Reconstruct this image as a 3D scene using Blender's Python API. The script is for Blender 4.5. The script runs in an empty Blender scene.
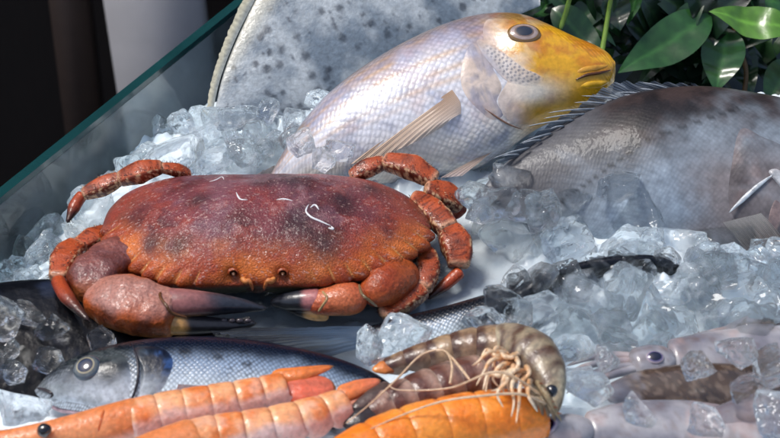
import bpy, math, random
from math import sin, cos, pi, sqrt, radians, exp
from mathutils import Vector, noise, Matrix
from mathutils.bvhtree import BVHTree
random.seed(7)
S = bpy.context.scene
COL = S.collection
# ------------------------------------------------------------------ camera
K = 0.45 / 780            # metres per photo pixel at the focus distance (1 m)
TH = radians(35)
CAM = Vector((0, -cos(TH), sin(TH)))
FW = Vector((0, cos(TH), -sin(TH))); UPV = Vector((0, sin(TH), cos(TH))); RT = Vector((1, 0, 0))
def ray(px, py): return (FW + RT * ((px - 390) * K) + UPV * ((219 - py) * K)).normalized()
def PL(px, py, o, n):
    d = ray(px, py); return CAM + d * ((o - CAM).dot(n) / d.dot(n))
def P(px, py, z=0.0): return PL(px, py, Vector((0, 0, z)), Vector((0, 0, 1)))
def PY(px, py, y): return PL(px, py, Vector((0, y, 0)), Vector((0, 1, 0)))
def proj(p):
    d = p - CAM; f = d.dot(FW); return (390 + d.dot(RT) / f / K, 219 - d.dot(UPV) / f / K)
def l1(c): c /= 255.0; return c / 12.92 if c <= .04045 else ((c + .055) / 1.055) ** 2.4
def C(r, g, b): return Vector((l1(r), l1(g), l1(b)))
def mix(a, b, t): t = max(0.0, min(1.0, t)); return a * (1 - t) + b * t
def sst(a, b, x):
    t = max(0.0, min(1.0, (x - a) / (b - a))); return t * t * (3 - 2 * t)
def fbm(p, sc, o=4): return noise.fractal(p * sc, 0.8, 2.0, o)
def nz(p, sc): return noise.noise(p * sc)

# ------------------------------------------------------------------ splines
def lerp_list(vals, t):
    n = len(vals) - 1; x = max(0, min(n, t * n)); i = min(int(x), n - 1); f = x - i
    return vals[i] * (1 - f) + vals[i + 1] * f
def smooth_list(vals, t):
    n = len(vals) - 1; x = max(0, min(n, t * n)); i = min(int(x), n - 1); f = x - i
    a = vals[max(0, i - 1)]; b = vals[i]; c = vals[i + 1]; d = vals[min(n, i + 2)]
    return (b * 2 + (c - a) * f + (a * 2 - b * 5 + c * 4 - d) * f * f + (b * 3 - a - c * 3 + d) * f ** 3) * 0.5
def spl(pts, n, closed=False):
    pts = [Vector(p) for p in pts]
    if closed: pts = [pts[-1]] + pts + [pts[0], pts[1]]
    dense = []
    rng = range(1, len(pts) - 2) if closed else range(len(pts) - 1)
    for i in rng:
        a = pts[max(0, i - 1)]; b = pts[i]; c = pts[i + 1]; d = pts[min(len(pts) - 1, i + 2)]
        for k in range(16):
            f = k / 16
            dense.append((b * 2 + (c - a) * f + (a * 2 - b * 5 + c * 4 - d) * f * f + (b * 3 - a - c * 3 + d) * f ** 3) * 0.5)
    dense.append(pts[1] if closed else pts[-1])
    L = [0.0]
    for i in range(1, len(dense)): L.append(L[-1] + (dense[i] - dense[i - 1]).length)
    out = []; j = 0
    m = n if closed else n - 1
    for k in range(n):
        t = L[-1] * k / m
        while j < len(L) - 2 and L[j + 1] < t: j += 1
        seg = L[j + 1] - L[j]
        out.append(dense[j].lerp(dense[j + 1], (t - L[j]) / seg if seg > 1e-9 else 0))
    return out

# ------------------------------------------------------------------ mesh builder
class MB:
    def __init__(s): s.v = []; s.f = []; s.c = []; s.u = []
    def vert(s, p, c=None, u=(0, 0)):
        s.v.append(p.copy()); s.c.append(c if c is not None else Vector((.5, .5, .5))); s.u.append(u); return len(s.v) - 1
    def grid(s, rows, cols, colours, uvs=None, wrap=False, flip=False):
        b = len(s.v)
        for i, r in enumerate(rows):
            for j, p in enumerate(r):
                s.vert(p, colours[i][j], uvs[i][j] if uvs else (j / max(1, cols - 1), i / max(1, len(rows) - 1)))
        for i in range(len(rows) - 1):
            for j in range(cols if wrap else cols - 1):
                q = [b + i * cols + j, b + i * cols + (j + 1) % cols, b + (i + 1) * cols + (j + 1) % cols, b + (i + 1) * cols + j]
                s.f.append(q[::-1] if flip else q)
    def bvh(s): return BVHTree.FromPolygons([tuple(v) for v in s.v], s.f)
    def build(s, name, mat, parent=None, smooth=True):
        me = bpy.data.meshes.new(name)
        off = parent.matrix_w if False else (ORIG.get(parent.name, Vector((0, 0, 0))) if parent else Vector((0, 0, 0)))
        me.from_pydata([tuple(v - off) for v in s.v], [], s.f)
        a = me.attributes.new('Col', 'FLOAT_COLOR', 'POINT')
        flat = []
        for c in s.c: flat += [c[0], c[1], c[2], 1.0]
        a.data.foreach_set('color', flat)
        uv = me.uv_layers.new(name='UVMap')
        fl = []
        for p in me.polygons:
            for vi in p.vertices: fl += list(s.u[vi])
        uv.data.foreach_set('uv', fl)
        me.polygons.foreach_set('use_smooth', [smooth] * len(me.polygons))
        me.materials.append(mat)
        me.update()
        o = bpy.data.objects.new(name, me); COL.objects.link(o)
        ORIG[o.name] = off
        if parent: o.parent = parent
        return o
ORIG = {}
def tag(o, label=None, cat=None, group=None, kind=None):
    if label: o['label'] = label
    if cat: o['category'] = cat
    if group: o['group'] = group
    if kind: o['kind'] = kind
    return o
def thing(name, label, cat, loc, group=None):
    o = bpy.data.objects.new(name, None); COL.objects.link(o); o.location = loc
    o.empty_display_size = 0.02
    ORIG[o.name] = Vector(loc)
    return tag(o, label, cat, group)
def rebase(mb, name, mat, label, cat, group=None, kind=None, base=None):
    """one-mesh thing: origin moved to its base"""
    b = base or Vector((sum(v.x for v in mb.v) / len(mb.v), sum(v.y for v in mb.v) / len(mb.v), min(v.z for v in mb.v)))
    mb.v = [v - b for v in mb.v]
    o = mb.build(name, mat); o.location = b
    return tag(o, label, cat, group, kind)

def tube(mb, pts, ra, rb, up, colfn, nc=18, cap=(.12, .12), sq=1.0, lump=0.0):
    n = len(pts); rows = []; cols = []; uv = []; L = 0
    for i, p in enumerate(pts):
        t = (pts[min(n - 1, i + 1)] - pts[max(0, i - 1)]).normalized()
        u0 = up(i / (n - 1)) if callable(up) else up
        side = t.cross(u0).normalized(); u = side.cross(t)
        s = i / (n - 1); e = 1.0
        if cap[0] and s < cap[0]: e = sqrt(max(0, 1 - (1 - s / cap[0]) ** 2))
        if cap[1] and s > 1 - cap[1]: e *= sqrt(max(0, 1 - ((s - 1 + cap[1]) / cap[1]) ** 2))
        e = max(e, .02)
        if i: L += (p - pts[i - 1]).length
        a = lerp_list(ra, s) * e; b = lerp_list(rb, s) * e
        r = []; c = []; w = []
        for j in range(nc):
            th = 2 * pi * j / nc
            sx, cx = sin(th), cos(th)
            if sq != 1.0: sx = abs(sx) ** sq * (1 if sx > 0 else -1); cx = abs(cx) ** sq * (1 if cx > 0 else -1)
            q = p + side * (a * sx) + u * (b * cx)
            if lump: q = q + (q - p) * (lump * (noise.noise(q * 55) + .6 * noise.noise(q * 140)))
            r.append(q); c.append(colfn(s, cos(th), q, th)); w.append((L, th * (a + b) / 2))
        rows.append(r); cols.append(c); uv.append(w)
    mb.grid(rows, nc, cols, uv, wrap=True)
    for k, ring in ((0, rows[0]), (n - 1, rows[-1])):
        base = len(mb.v) - (n - k) * nc
        cen = mb.vert(pts[k], cols[k][0], uv[k][0])
        for j in range(nc):
            q = [base + j, base + (j + 1) % nc, cen]
            mb.f.append(q[::-1] if k == 0 else q)
def limb(mb, ctrl, rad, colfn, n=22, flat=1.0, up=Vector((0, -.25, 1)), cap=(.12, .12), nc=18, sq=1.0, lump=0.0):
    pts = spl([P(*c) for c in ctrl], n)
    tube(mb, pts, [r * K for r in rad], [r * K * flat for r in rad], up, colfn, nc=nc, cap=cap, sq=sq, lump=lump)
    return pts

# ------------------------------------------------------------------ materials
def new_mat(name):
    m = bpy.data.materials.new(name); m.use_nodes = True
    nt = m.node_tree; return m, nt, nt.nodes['Principled BSDF']
def N(nt, t, **kw):
    n = nt.nodes.new(t)
    for k, v in kw.items(): setattr(n, k, v)
    return n
def skin(name, rough=.3, coat=.4, nscale=600, namp=.25, bump=.25, bscale=900, scales=None, scale_amp=.5, sss=0.0, bdist=.0006, transl=0.0, spec=.5, metal=0.0, scale_aspect=1.0, coat_rough=.08, rot=45, scale_bump=.5):
    m, nt, b = new_mat(name); L = nt.links.new
    at = N(nt, 'ShaderNodeAttribute', attribute_name='Col')
    tc = N(nt, 'ShaderNodeTexCoord')
    no = N(nt, 'ShaderNodeTexNoise'); no.inputs['Scale'].default_value = nscale; no.inputs['Detail'].default_value = 4
    L(tc.outputs['Object'], no.inputs['Vector'])
    mr = N(nt, 'ShaderNodeMapRange'); mr.inputs['From Min'].default_value = .25; mr.inputs['From Max'].default_value = .75
    mr.inputs['To Min'].default_value = 1 - namp; mr.inputs['To Max'].default_value = 1 + namp
    L(no.outputs['Fac'], mr.inputs['Value'])
    mul = N(nt, 'ShaderNodeVectorMath', operation='SCALE'); L(at.outputs['Color'], mul.inputs[0]); L(mr.outputs[0], mul.inputs['Scale'])
    colout = mul.outputs[0]
    no2 = N(nt, 'ShaderNodeTexNoise'); no2.inputs['Scale'].default_value = bscale; no2.inputs['Detail'].default_value = 3
    L(tc.outputs['Object'], no2.inputs['Vector'])
    bm = N(nt, 'ShaderNodeBump'); bm.inputs['Strength'].default_value = bump; bm.inputs['Distance'].default_value = bdist
    L(no2.outputs['Fac'], bm.inputs['Height'])
    nrm = bm.outputs[0]
    if scales:
        uv = N(nt, 'ShaderNodeUVMap', uv_map='UVMap')
        mp = N(nt, 'ShaderNodeMapping'); mp.inputs['Scale'].default_value = (1 / scales, scale_aspect / scales, 1)
        mp2 = N(nt, 'ShaderNodeMapping'); mp2.inputs['Rotation'].default_value = (0, 0, radians(rot))
        wob = N(nt, 'ShaderNodeTexNoise'); wob.inputs['Scale'].default_value = 90
        L(tc.outputs['Object'], wob.inputs['Vector'])
        L(uv.outputs[0], mp.inputs[0])
        add = N(nt, 'ShaderNodeVectorMath', operation='MULTIPLY_ADD'); add.inputs[1].default_value = (.6, .6, 0)
        L(wob.outputs['Color'], add.inputs[0]); L(mp.outputs[0], add.inputs[2]); L(add.outputs[0], mp2.inputs[0])
        vo = N(nt, 'ShaderNodeTexVoronoi', voronoi_dimensions='2D'); vo.inputs['Scale'].default_value = 1; vo.inputs['Randomness'].default_value = .3
        L(mp2.outputs[0], vo.inputs['Vector'])
        r2 = N(nt, 'ShaderNodeMapRange'); r2.inputs['From Min'].default_value = .12; r2.inputs['From Max'].default_value = .62
        r2.inputs['To Min'].default_value = 1 + scale_amp * .7; r2.inputs['To Max'].default_value = 1 - scale_amp
        L(vo.outputs['Distance'], r2.inputs['Value'])
        # where scales show: mask noise
        msk = N(nt, 'ShaderNodeTexNoise'); msk.inputs['Scale'].default_value = 40; L(tc.outputs['Object'], msk.inputs['Vector'])
        mm = N(nt, 'ShaderNodeMapRange'); mm.inputs['From Min'].default_value = .3; mm.inputs['From Max'].default_value = .6
        mm.inputs['To Min'].default_value = .35
        L(msk.outputs['Fac'], mm.inputs['Value'])
        mixn = N(nt, 'ShaderNodeMix', data_type='FLOAT'); mixn.inputs['A'].default_value = 1.0
        L(mm.outputs[0], mixn.inputs['Factor']); L(r2.outputs[0], mixn.inputs['B'])
        mu2 = N(nt, 'ShaderNodeVectorMath', operation='SCALE'); L(colout, mu2.inputs[0]); L(mixn.outputs[0], mu2.inputs['Scale']); colout = mu2.outputs[0]
        b2 = N(nt, 'ShaderNodeBump', invert=True); b2.inputs['Strength'].default_value = scale_bump; b2.inputs['Distance'].default_value = scales * .35
        L(vo.outputs['Distance'], b2.inputs['Height']); L(nrm, b2.inputs['Normal']); nrm = b2.outputs[0]
    L(colout, b.inputs['Base Color']); L(nrm, b.inputs['Normal'])
    b.inputs['Roughness'].default_value = rough
    b.inputs['Coat Weight'].default_value = coat; b.inputs['Coat Roughness'].default_value = coat_rough
    b.inputs['Specular IOR Level'].default_value = spec; b.inputs['Metallic'].default_value = metal
    if coat:   # wet film: its own bumps break the highlights up
        cb = N(nt, 'ShaderNodeBump'); cb.inputs['Strength'].default_value = min(1, bump * 1.5); cb.inputs['Distance'].default_value = bdist * 1.5
        cn = N(nt, 'ShaderNodeTexNoise'); cn.inputs['Scale'].default_value = bscale * .4; cn.inputs['Detail'].default_value = 2
        L(tc.outputs['Object'], cn.inputs['Vector']); L(cn.outputs['Fac'], cb.inputs['Height']); L(cb.outputs[0], b.inputs['Coat Normal'])
    if sss:
        b.inputs['Subsurface Weight'].default_value = sss; b.inputs['Subsurface Radius'].default_value = (.006, .003, .002); b.inputs['Subsurface Scale'].default_value = 1
    if transl:
        out = nt.nodes['Material Output']
        ms = N(nt, 'ShaderNodeMixShader'); tr = N(nt, 'ShaderNodeBsdfTransparent'); ms.inputs[0].default_value = transl
        L(b.outputs[0], ms.inputs[1]); L(tr.outputs[0], ms.inputs[2]); L(ms.outputs[0], out.inputs['Surface'])
    return m
def fin_mat(name, freq, transp=.3, rough=.35, lo=.6, hi=1.25):
    m, nt, b = new_mat(name); L = nt.links.new
    at = N(nt, 'ShaderNodeAttribute', attribute_name='Col'); uv = N(nt, 'ShaderNodeUVMap', uv_map='UVMap')
    wv = N(nt, 'ShaderNodeTexWave', bands_direction='X'); wv.inputs['Scale'].default_value = freq / 6.283 * 2; wv.inputs['Distortion'].default_value = .6; wv.inputs['Detail'].default_value = 1
    L(uv.outputs[0], wv.inputs['Vector'])
    mr = N(nt, 'ShaderNodeMapRange'); mr.inputs['To Min'].default_value = lo; mr.inputs['To Max'].default_value = hi; L(wv.outputs['Fac'], mr.inputs['Value'])
    mul = N(nt, 'ShaderNodeVectorMath', operation='SCALE'); L(at.outputs['Color'], mul.inputs[0]); L(mr.outputs[0], mul.inputs['Scale'])
    L(mul.outputs[0], b.inputs['Base Color']); b.inputs['Roughness'].default_value = rough; b.inputs['Coat Weight'].default_value = .3; b.inputs['Coat Roughness'].default_value = .1
    bm = N(nt, 'ShaderNodeBump'); bm.inputs['Strength'].default_value = .5; bm.inputs['Distance'].default_value = .0006; L(wv.outputs['Fac'], bm.inputs['Height']); L(bm.outputs[0], b.inputs['Normal'])
    out = nt.nodes['Material Output']; ms = N(nt, 'ShaderNodeMixShader'); tr = N(nt, 'ShaderNodeBsdfTransparent')
    m2 = N(nt, 'ShaderNodeMath', operation='MULTIPLY'); m2.inputs[1].default_value = transp
    iv = N(nt, 'ShaderNodeMath', operation='SUBTRACT'); iv.inputs[0].default_value = 1.0; L(wv.outputs['Fac'], iv.inputs[1]); L(iv.outputs[0], m2.inputs[0])
    L(m2.outputs[0], ms.inputs[0]); L(b.outputs[0], ms.inputs[1]); L(tr.outputs[0], ms.inputs[2]); L(ms.outputs[0], out.inputs['Surface'])
    return m
def plain(name, col, rough=.5, metal=0, coat=0, nscale=60, namp=.25, bump=.15, stretch=(1, 1, 1)):
    m, nt, b = new_mat(name); L = nt.links.new
    tc = N(nt, 'ShaderNodeTexCoord'); mp = N(nt, 'ShaderNodeMapping'); mp.inputs['Scale'].default_value = stretch; L(tc.outputs['Object'], mp.inputs[0])
    no = N(nt, 'ShaderNodeTexNoise'); no.inputs['Scale'].default_value = nscale; no.inputs['Detail'].default_value = 6; L(mp.outputs[0], no.inputs['Vector'])
    cr = N(nt, 'ShaderNodeMix', data_type='RGBA'); cr.inputs['A'].default_value = (*(col * (1 - namp)), 1); cr.inputs['B'].default_value = (*(col * (1 + namp)), 1)
    L(no.outputs['Fac'], cr.inputs['Factor']); L(cr.outputs['Result'], b.inputs['Base Color'])
    bm = N(nt, 'ShaderNodeBump'); bm.inputs['Strength'].default_value = bump; bm.inputs['Distance'].default_value = .002; L(no.outputs['Fac'], bm.inputs['Height']); L(bm.outputs[0], b.inputs['Normal'])
    b.inputs['Roughness'].default_value = rough; b.inputs['Metallic'].default_value = metal; b.inputs['Coat Weight'].default_value = coat
    return m
def ice_mat(name, cloud=.3, tint=(.95, .985, 1.0), milky=(.74, .88, .98)):
    m, nt, b = new_mat(name); L = nt.links.new
    tc = N(nt, 'ShaderNodeTexCoord'); oi = N(nt, 'ShaderNodeObjectInfo')
    mu_ = N(nt, 'ShaderNodeMath', operation='MULTIPLY'); mu_.inputs[1].default_value = 90; L(oi.outputs['Random'], mu_.inputs[0])
    ad = N(nt, 'ShaderNodeVectorMath', operation='ADD'); L(tc.outputs['Object'], ad.inputs[0]); L(mu_.outputs[0], ad.inputs[1])
    no = N(nt, 'ShaderNodeTexNoise'); no.inputs['Scale'].default_value = 2.2; no.inputs['Detail'].default_value = 1; L(ad.outputs[0], no.inputs['Vector'])
    bm = N(nt, 'ShaderNodeBump'); bm.inputs['Strength'].default_value = .5; bm.inputs['Distance'].default_value = .0022; L(no.outputs['Fac'], bm.inputs['Height'])
    v2 = N(nt, 'ShaderNodeTexVoronoi', feature='F1'); v2.inputs['Scale'].default_value = 2.2; L(ad.outputs[0], v2.inputs['Vector'])
    bb_ = N(nt, 'ShaderNodeBump'); bb_.inputs['Strength'].default_value = .55; bb_.inputs['Distance'].default_value = .0016; L(v2.outputs['Distance'], bb_.inputs['Height']); L(bm.outputs[0], bb_.inputs['Normal']); bm = bb_
    L(bm.outputs[0], b.inputs['Normal'])
    b.inputs['Transmission Weight'].default_value = 1; b.inputs['IOR'].default_value = 1.33; b.inputs['Roughness'].default_value = .02
    b.inputs['Base Color'].default_value = (*tint, 1)
    n2 = N(nt, 'ShaderNodeTexNoise'); n2.inputs['Scale'].default_value = 1.3; n2.inputs['Detail'].default_value = 5; L(ad.outputs[0], n2.inputs['Vector'])
    mr = N(nt, 'ShaderNodeMapRange'); mr.inputs['From Min'].default_value = .42; mr.inputs['From Max'].default_value = .7; mr.inputs['To Min'].default_value = cloud * .25; mr.inputs['To Max'].default_value = min(1, cloud * 1.9)
    L(n2.outputs['Fac'], mr.inputs['Value'])
    d = N(nt, 'ShaderNodeBsdfPrincipled'); d.inputs['Base Color'].default_value = (*milky, 1); d.inputs['Roughness'].default_value = .06; d.inputs['IOR'].default_value = 1.31
    L(bm.outputs[0], d.inputs['Normal'])
    tl = N(nt, 'ShaderNodeBsdfTranslucent'); tl.inputs['Color'].default_value = (*milky, 1)
    m1 = N(nt, 'ShaderNodeMixShader'); m1.inputs[0].default_value = .5; L(d.outputs[0], m1.inputs[1]); L(tl.outputs[0], m1.inputs[2])
    ms = N(nt, 'ShaderNodeMixShader'); tr = N(nt, 'ShaderNodeBsdfTransparent'); mt = N(nt, 'ShaderNodeMixShader'); mt.inputs[0].default_value = .24; L(b.outputs[0], mt.inputs[1]); L(tr.outputs[0], mt.inputs[2])
    L(mr.outputs[0], ms.inputs[0]); L(mt.outputs[0], ms.inputs[1]); L(m1.outputs[0], ms.inputs[2])
    L(ms.outputs[0], nt.nodes['Material Output'].inputs['Surface'])
    return m

M = {}
M['crab'] = skin('crab_shell', spec=.3, rough=.4, coat=.4, nscale=1300, namp=.38, bump=.9, bscale=1100, bdist=.0009, coat_rough=.07)
M['crableg'] = skin('crab_leg_shell', spec=.3, rough=.34, coat=.35, nscale=900, namp=.3, bump=.5, bscale=900, bdist=.0006, coat_rough=.1)
M['claw'] = skin('crab_claw_shell', spec=.35, rough=.34, coat=.25, nscale=700, namp=.34, bump=.8, bscale=420, bdist=.0011, coat_rough=.12)
M['black_tip'] = skin('crab_black_horn', rough=.3, coat=.2, nscale=500, namp=.3, bump=.3, bscale=500)
M['white_lime'] = plain('white_lime', Vector((.8, .8, .8)), .4, nscale=800)
M['bream'] = skin('bream_skin', rough=.28, coat=.4, nscale=260, namp=.12, bump=.3, bscale=700, scales=.0034, scale_amp=.2, scale_bump=.3, rot=45)
M['bream_head'] = skin('bream_head_skin', rough=.3, coat=.35, nscale=300, namp=.18, bump=.35, bscale=500)
M['bass'] = skin('bass_skin', rough=.22, coat=.25, spec=.3, nscale=300, namp=.15, bump=.2, bscale=500, scales=.0019, scale_amp=.6, scale_bump=.4)  # strong scale contrast: bright scale centres are highlights painted into the skin
M['basshead'] = skin('bass_head_skin', rough=.32, coat=.2, spec=.3, nscale=420, namp=.3, bump=.5, bscale=420)
M['grey'] = skin('grey_fish_skin', rough=.4, coat=.10, spec=.2, nscale=220, namp=.22, bump=.2, bscale=600, scales=.0024, scale_amp=.10, scale_bump=.12)
M['dark'] = skin('dark_fish_skin', rough=.3, coat=.2, spec=.2, nscale=150, namp=.4, bump=.4, bscale=120, bdist=.0025)
M['spot'] = skin('spotted_fish_skin', rough=.4, coat=.3, nscale=350, namp=.25, bump=.5, bscale=600)
M['shell'] = skin('langoustine_shell', rough=.38, coat=.3, nscale=420, namp=.22, bump=.5, bscale=420, sss=.3, bdist=.0011, coat_rough=.1)
M['prawn'] = skin('prawn_shell', rough=.34, coat=.3, nscale=420, namp=.3, bump=.55, bscale=450, bdist=.0008)
M['squid'] = skin('squid_skin', rough=.25, coat=.5, nscale=300, namp=.10, bump=.25, bscale=120, bdist=.002, transl=.12, coat_rough=.04)
M['eye'] = skin('wet_eye', rough=.12, coat=1, nscale=300, namp=.06, bump=0, coat_rough=.02)
M['fin'] = fin_mat('fin_rays', 40, .35)
M['fin_soft'] = fin_mat('soft_fin_rays', 26, .55, .4, .88, 1.08)
M['fin_wide'] = fin_mat('fin_rays_wide', 140, .25)
M['ice'] = ice_mat('clear_ice', .05, milky=(.84, .93, 1.0))
M['ice_cloudy'] = ice_mat('cloudy_ice', .22, milky=(.86, .94, 1.0))
M['ice_clear'] = ice_mat('very_clear_ice', .015)
M['leaf'] = skin('leaf_skin', rough=.28, coat=.25, nscale=120, namp=.25, bump=.25, bscale=160, bdist=.001)
M['stem'] = skin('stem_skin', rough=.5, coat=0, nscale=200, namp=.2)

# ------------------------------------------------------------------ setting
PA = P(-10, 203, .03); PB = P(250, -6, .03)     # top edge of the glass side
pd = (PB - PA); pd.z = 0; pd.normalize(); pn = Vector((pd.y, -pd.x, 0))     # pn points into the tray
def pane_x(y): return PA.x + (y - PA.y) * pd.x / pd.y
BUMPS = [(600, 300, 75, .012), (700, 300, 75, .012), (560, 205, 60, .006), (190, 140, 70, .005), (430, 130, 120, .016), (680, 190, 120, .012), (330, 100, 90, .012), (150, 180, 90, .010), (600, 270, 90, .006)]
BUMPS = [(P(a, b), r * K, h) for a, b, r, h in BUMPS]
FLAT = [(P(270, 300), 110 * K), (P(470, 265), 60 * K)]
def bedz(x, y):
    p = Vector((x, y, 0)); z = fbm(p, 38, 5) * .0045 + nz(p, 14) * .004
    q = 1.0
    for c, r in FLAT: q = min(q, sst(.5, 1.1, sqrt((x - c.x) ** 2 + ((y - c.y) * .7) ** 2) / r))
    vd = noise.voronoi(p * 75)[0]
    z += .0042 * (sst(0, .5, vd[1] - vd[0]) - .6) + .002 * nz(p, 180)
    z = z * (.34 + .66 * q)
    for c, r, h in BUMPS: z += h * exp(-((x - c.x) ** 2 + (y - c.y) ** 2 * .8) / (r * r))
    dx = (Vector((x, y, 0)) - Vector((PA.x, PA.y, 0))).dot(pn)
    z -= .014 * exp(-(dx / .026) ** 2)
    return z - .002
m, nt, b = new_mat('packed_ice'); L = nt.links.new
tc = N(nt, 'ShaderNodeTexCoord'); vo = N(nt, 'ShaderNodeTexVoronoi', feature='SMOOTH_F1'); vo.inputs['Scale'].default_value = 120
no = N(nt, 'ShaderNodeTexNoise'); no.inputs['Scale'].default_value = 260; no.inputs['Detail'].default_value = 5
n3 = N(nt, 'ShaderNodeTexNoise'); n3.inputs['Scale'].default_value = 30; n3.inputs['Detail'].default_value = 4
for q in (vo, no, n3): L(tc.outputs['Object'], q.inputs['Vector'])
cm = N(nt, 'ShaderNodeMix', data_type='RGBA'); cm.inputs['A'].default_value = (.66, .80, .90, 1); cm.inputs['B'].default_value = (.90, .97, 1.0, 1)
mr = N(nt, 'ShaderNodeMapRange'); mr.inputs['From Min'].default_value = .3; mr.inputs['From Max'].default_value = .7; L(n3.outputs['Fac'], mr.inputs['Value']); L(mr.outputs[0], cm.inputs['Factor'])
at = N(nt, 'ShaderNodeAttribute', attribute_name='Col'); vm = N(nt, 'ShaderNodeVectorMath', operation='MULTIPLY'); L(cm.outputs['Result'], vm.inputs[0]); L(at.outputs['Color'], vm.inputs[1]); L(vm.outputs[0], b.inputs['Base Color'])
b1 = N(nt, 'ShaderNodeBump'); b1.inputs['Strength'].default_value = .35; b1.inputs['Distance'].default_value = .003; L(vo.outputs['Distance'], b1.inputs['Height'])
b2 = N(nt, 'ShaderNodeBump'); b2.inputs['Strength'].default_value = .4; b2.inputs['Distance'].default_value = .001; L(no.outputs['Fac'], b2.inputs['Height']); L(b1.outputs[0], b2.inputs['Normal'])
L(b2.outputs[0], b.inputs['Normal']); b.inputs['Roughness'].default_value = .2; b.inputs['IOR'].default_value = 1.31
M['bed'] = m
YB = P(650, 92, 0).y        # back rim of the tray
mb = MB(); ny, nx = 230, 260; rows = []; cc = []
for i in range(ny):
    y = -.36 + (YB + .36) * i / (ny - 1); x0 = pane_x(y) + .0045
    r = []
    for j in range(nx):
        x = x0 + (.36 - x0) * j / (nx - 1); r.append(Vector((x, y, bedz(x, y))))
    rows.append(r); cc.append([Vector((.6, .7, .8))] * nx)
cc = [[Vector((1, 1, 1)) * (1 - .64 * exp(-((q.x - FLAT[0][0].x) ** 2 + ((q.y - FLAT[0][0].y) * .9) ** 2) / (.075 ** 2)) - .42 * exp(-((q.x - FLAT[1][0].x) ** 2 + (q.y - FLAT[1][0].y) ** 2) / (.06 ** 2))) for q in r] for r in rows]  # smooth grey ice, with the crab's shade also darkened into the bed colour
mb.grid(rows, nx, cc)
# skirt down to the tray floor so the bed is a solid body
for edge in ([rows[0][j] for j in range(nx)], [rows[-1][j] for j in range(nx)], [r[0] for r in rows], [r[-1] for r in rows]):
    low = [Vector((p.x, p.y, -.055)) for p in edge]; mb.grid([edge, low], len(edge), [[Vector((1, 1, 1))] * len(edge)] * 2)
bedtree = mb.bvh()
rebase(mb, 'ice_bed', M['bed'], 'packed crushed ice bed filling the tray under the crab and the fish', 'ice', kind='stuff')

def box(mb, c, ax, ay, az, col=Vector((.5, .5, .5))):
    """box from centre and three half-axis vectors"""
    b = len(mb.v)
    for sx in (-1, 1):
        for sy in (-1, 1):
            for sz in (-1, 1): mb.vert(c + ax * sx + ay * sy + az * sz, col)
    for q in ((0, 1, 3, 2), (4, 6, 7, 5), (0, 4, 5, 1), (2, 3, 7, 6), (0, 2, 6, 4), (1, 5, 7, 3)): mb.f.append([b + k for k in q])
X, Y, Z = Vector((1, 0, 0)), Vector((0, 1, 0)), Vector((0, 0, 1))
# glass side
m, nt, b = new_mat('wet_glass'); L = nt.links.new
b.inputs['Transmission Weight'].default_value = 1; b.inputs['IOR'].default_value = 1.45; b.inputs['Roughness'].default_value = .04; b.inputs['Base Color'].default_value = (.72, .86, .86, 1)
tc = N(nt, 'ShaderNodeTexCoord'); no = N(nt, 'ShaderNodeTexNoise'); no.inputs['Scale'].default_value = 45; no.inputs['Detail'].default_value = 7; L(tc.outputs['Object'], no.inputs['Vector'])
mr = N(nt, 'ShaderNodeMapRange'); mr.inputs['From Min'].default_value = .35; mr.inputs['From Max'].default_value = .75; mr.inputs['To Min'].default_value = .05; mr.inputs['To Max'].default_value = .22; L(no.outputs['Fac'], mr.inputs['Value'])
df = N(nt, 'ShaderNodeBsdfDiffuse'); df.inputs['Color'].default_value = (.40, .48, .54, 1)
ms = N(nt, 'ShaderNodeMixShader'); L(mr.outputs[0], ms.inputs[0]); L(b.outputs[0], ms.inputs[1]); L(df.outputs[0], ms.inputs[2]); L(ms.outputs[0], nt.nodes['Material Output'].inputs['Surface'])
M['glass'] = m
M['glass_edge'] = plain('glass_edge', C(22, 62, 64), .15, coat=.3, nscale=40, namp=.35, bump=.05)
A0 = PA - pd * .40; B0 = PB + pd * .06
g = thing('glass_panel', 'clear wet glass side of the fish tray with a dark teal top edge', 'glass panel', ((A0.x + B0.x) / 2, (A0.y + B0.y) / 2, -.06))
mb = MB(); ce = (A0 + B0) / 2; hl = (B0 - A0).length / 2
box(mb, Vector((ce.x, ce.y, -.0165)), pd * hl, pn * -.003, Z * .0435); mb.build('pane', M['glass'], g, False)
mb = MB(); box(mb, Vector((ce.x, ce.y, .0295)), pd * hl, pn * -.0033, Z * .0019); mb.build('edge', M['glass_edge'], g, False)
# tray
M['steel'] = plain('brushed_grey_metal', C(120, 132, 142), .35, metal=.6, nscale=50, namp=.3)
t = thing('display_tray', 'grey metal tray holding the ice, its back rim showing below the leaves', 'tray', (0.05, -.05, -.068))
YR = YB + .075
def prism(mb, poly, z0, z1):
    b = len(mb.v); n = len(poly)
    for z in (z0, z1):
        for x, y in poly: mb.vert(Vector((x, y, z)))
    mb.f.append([b + i for i in range(n)][::-1]); mb.f.append([b + n + i for i in range(n)])
    for i in range(n): mb.f.append([b + i, b + (i + 1) % n, b + n + (i + 1) % n, b + n + i])
def floorplan(g, y0, y1, x1): return [(pane_x(y0) - g, y0), (x1, y0), (x1, y1), (pane_x(y1) - g, y1)]
mb = MB(); prism(mb, floorplan(.004, -.37, YR + .006, .37), -.067, -.056); mb.build('base', M['steel'], t, False)
zr_ = PY(590, 15, YR).z
mb = MB(); x0_ = pane_x(YR) + .006; box(mb, Vector(((x0_ + .36) / 2, YR, (zr_ - .055) / 2)), X * ((.36 - x0_) / 2), Y * .003, Z * ((zr_ + .055) / 2)); mb.build('back_rim', M['steel'], t, False)
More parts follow.
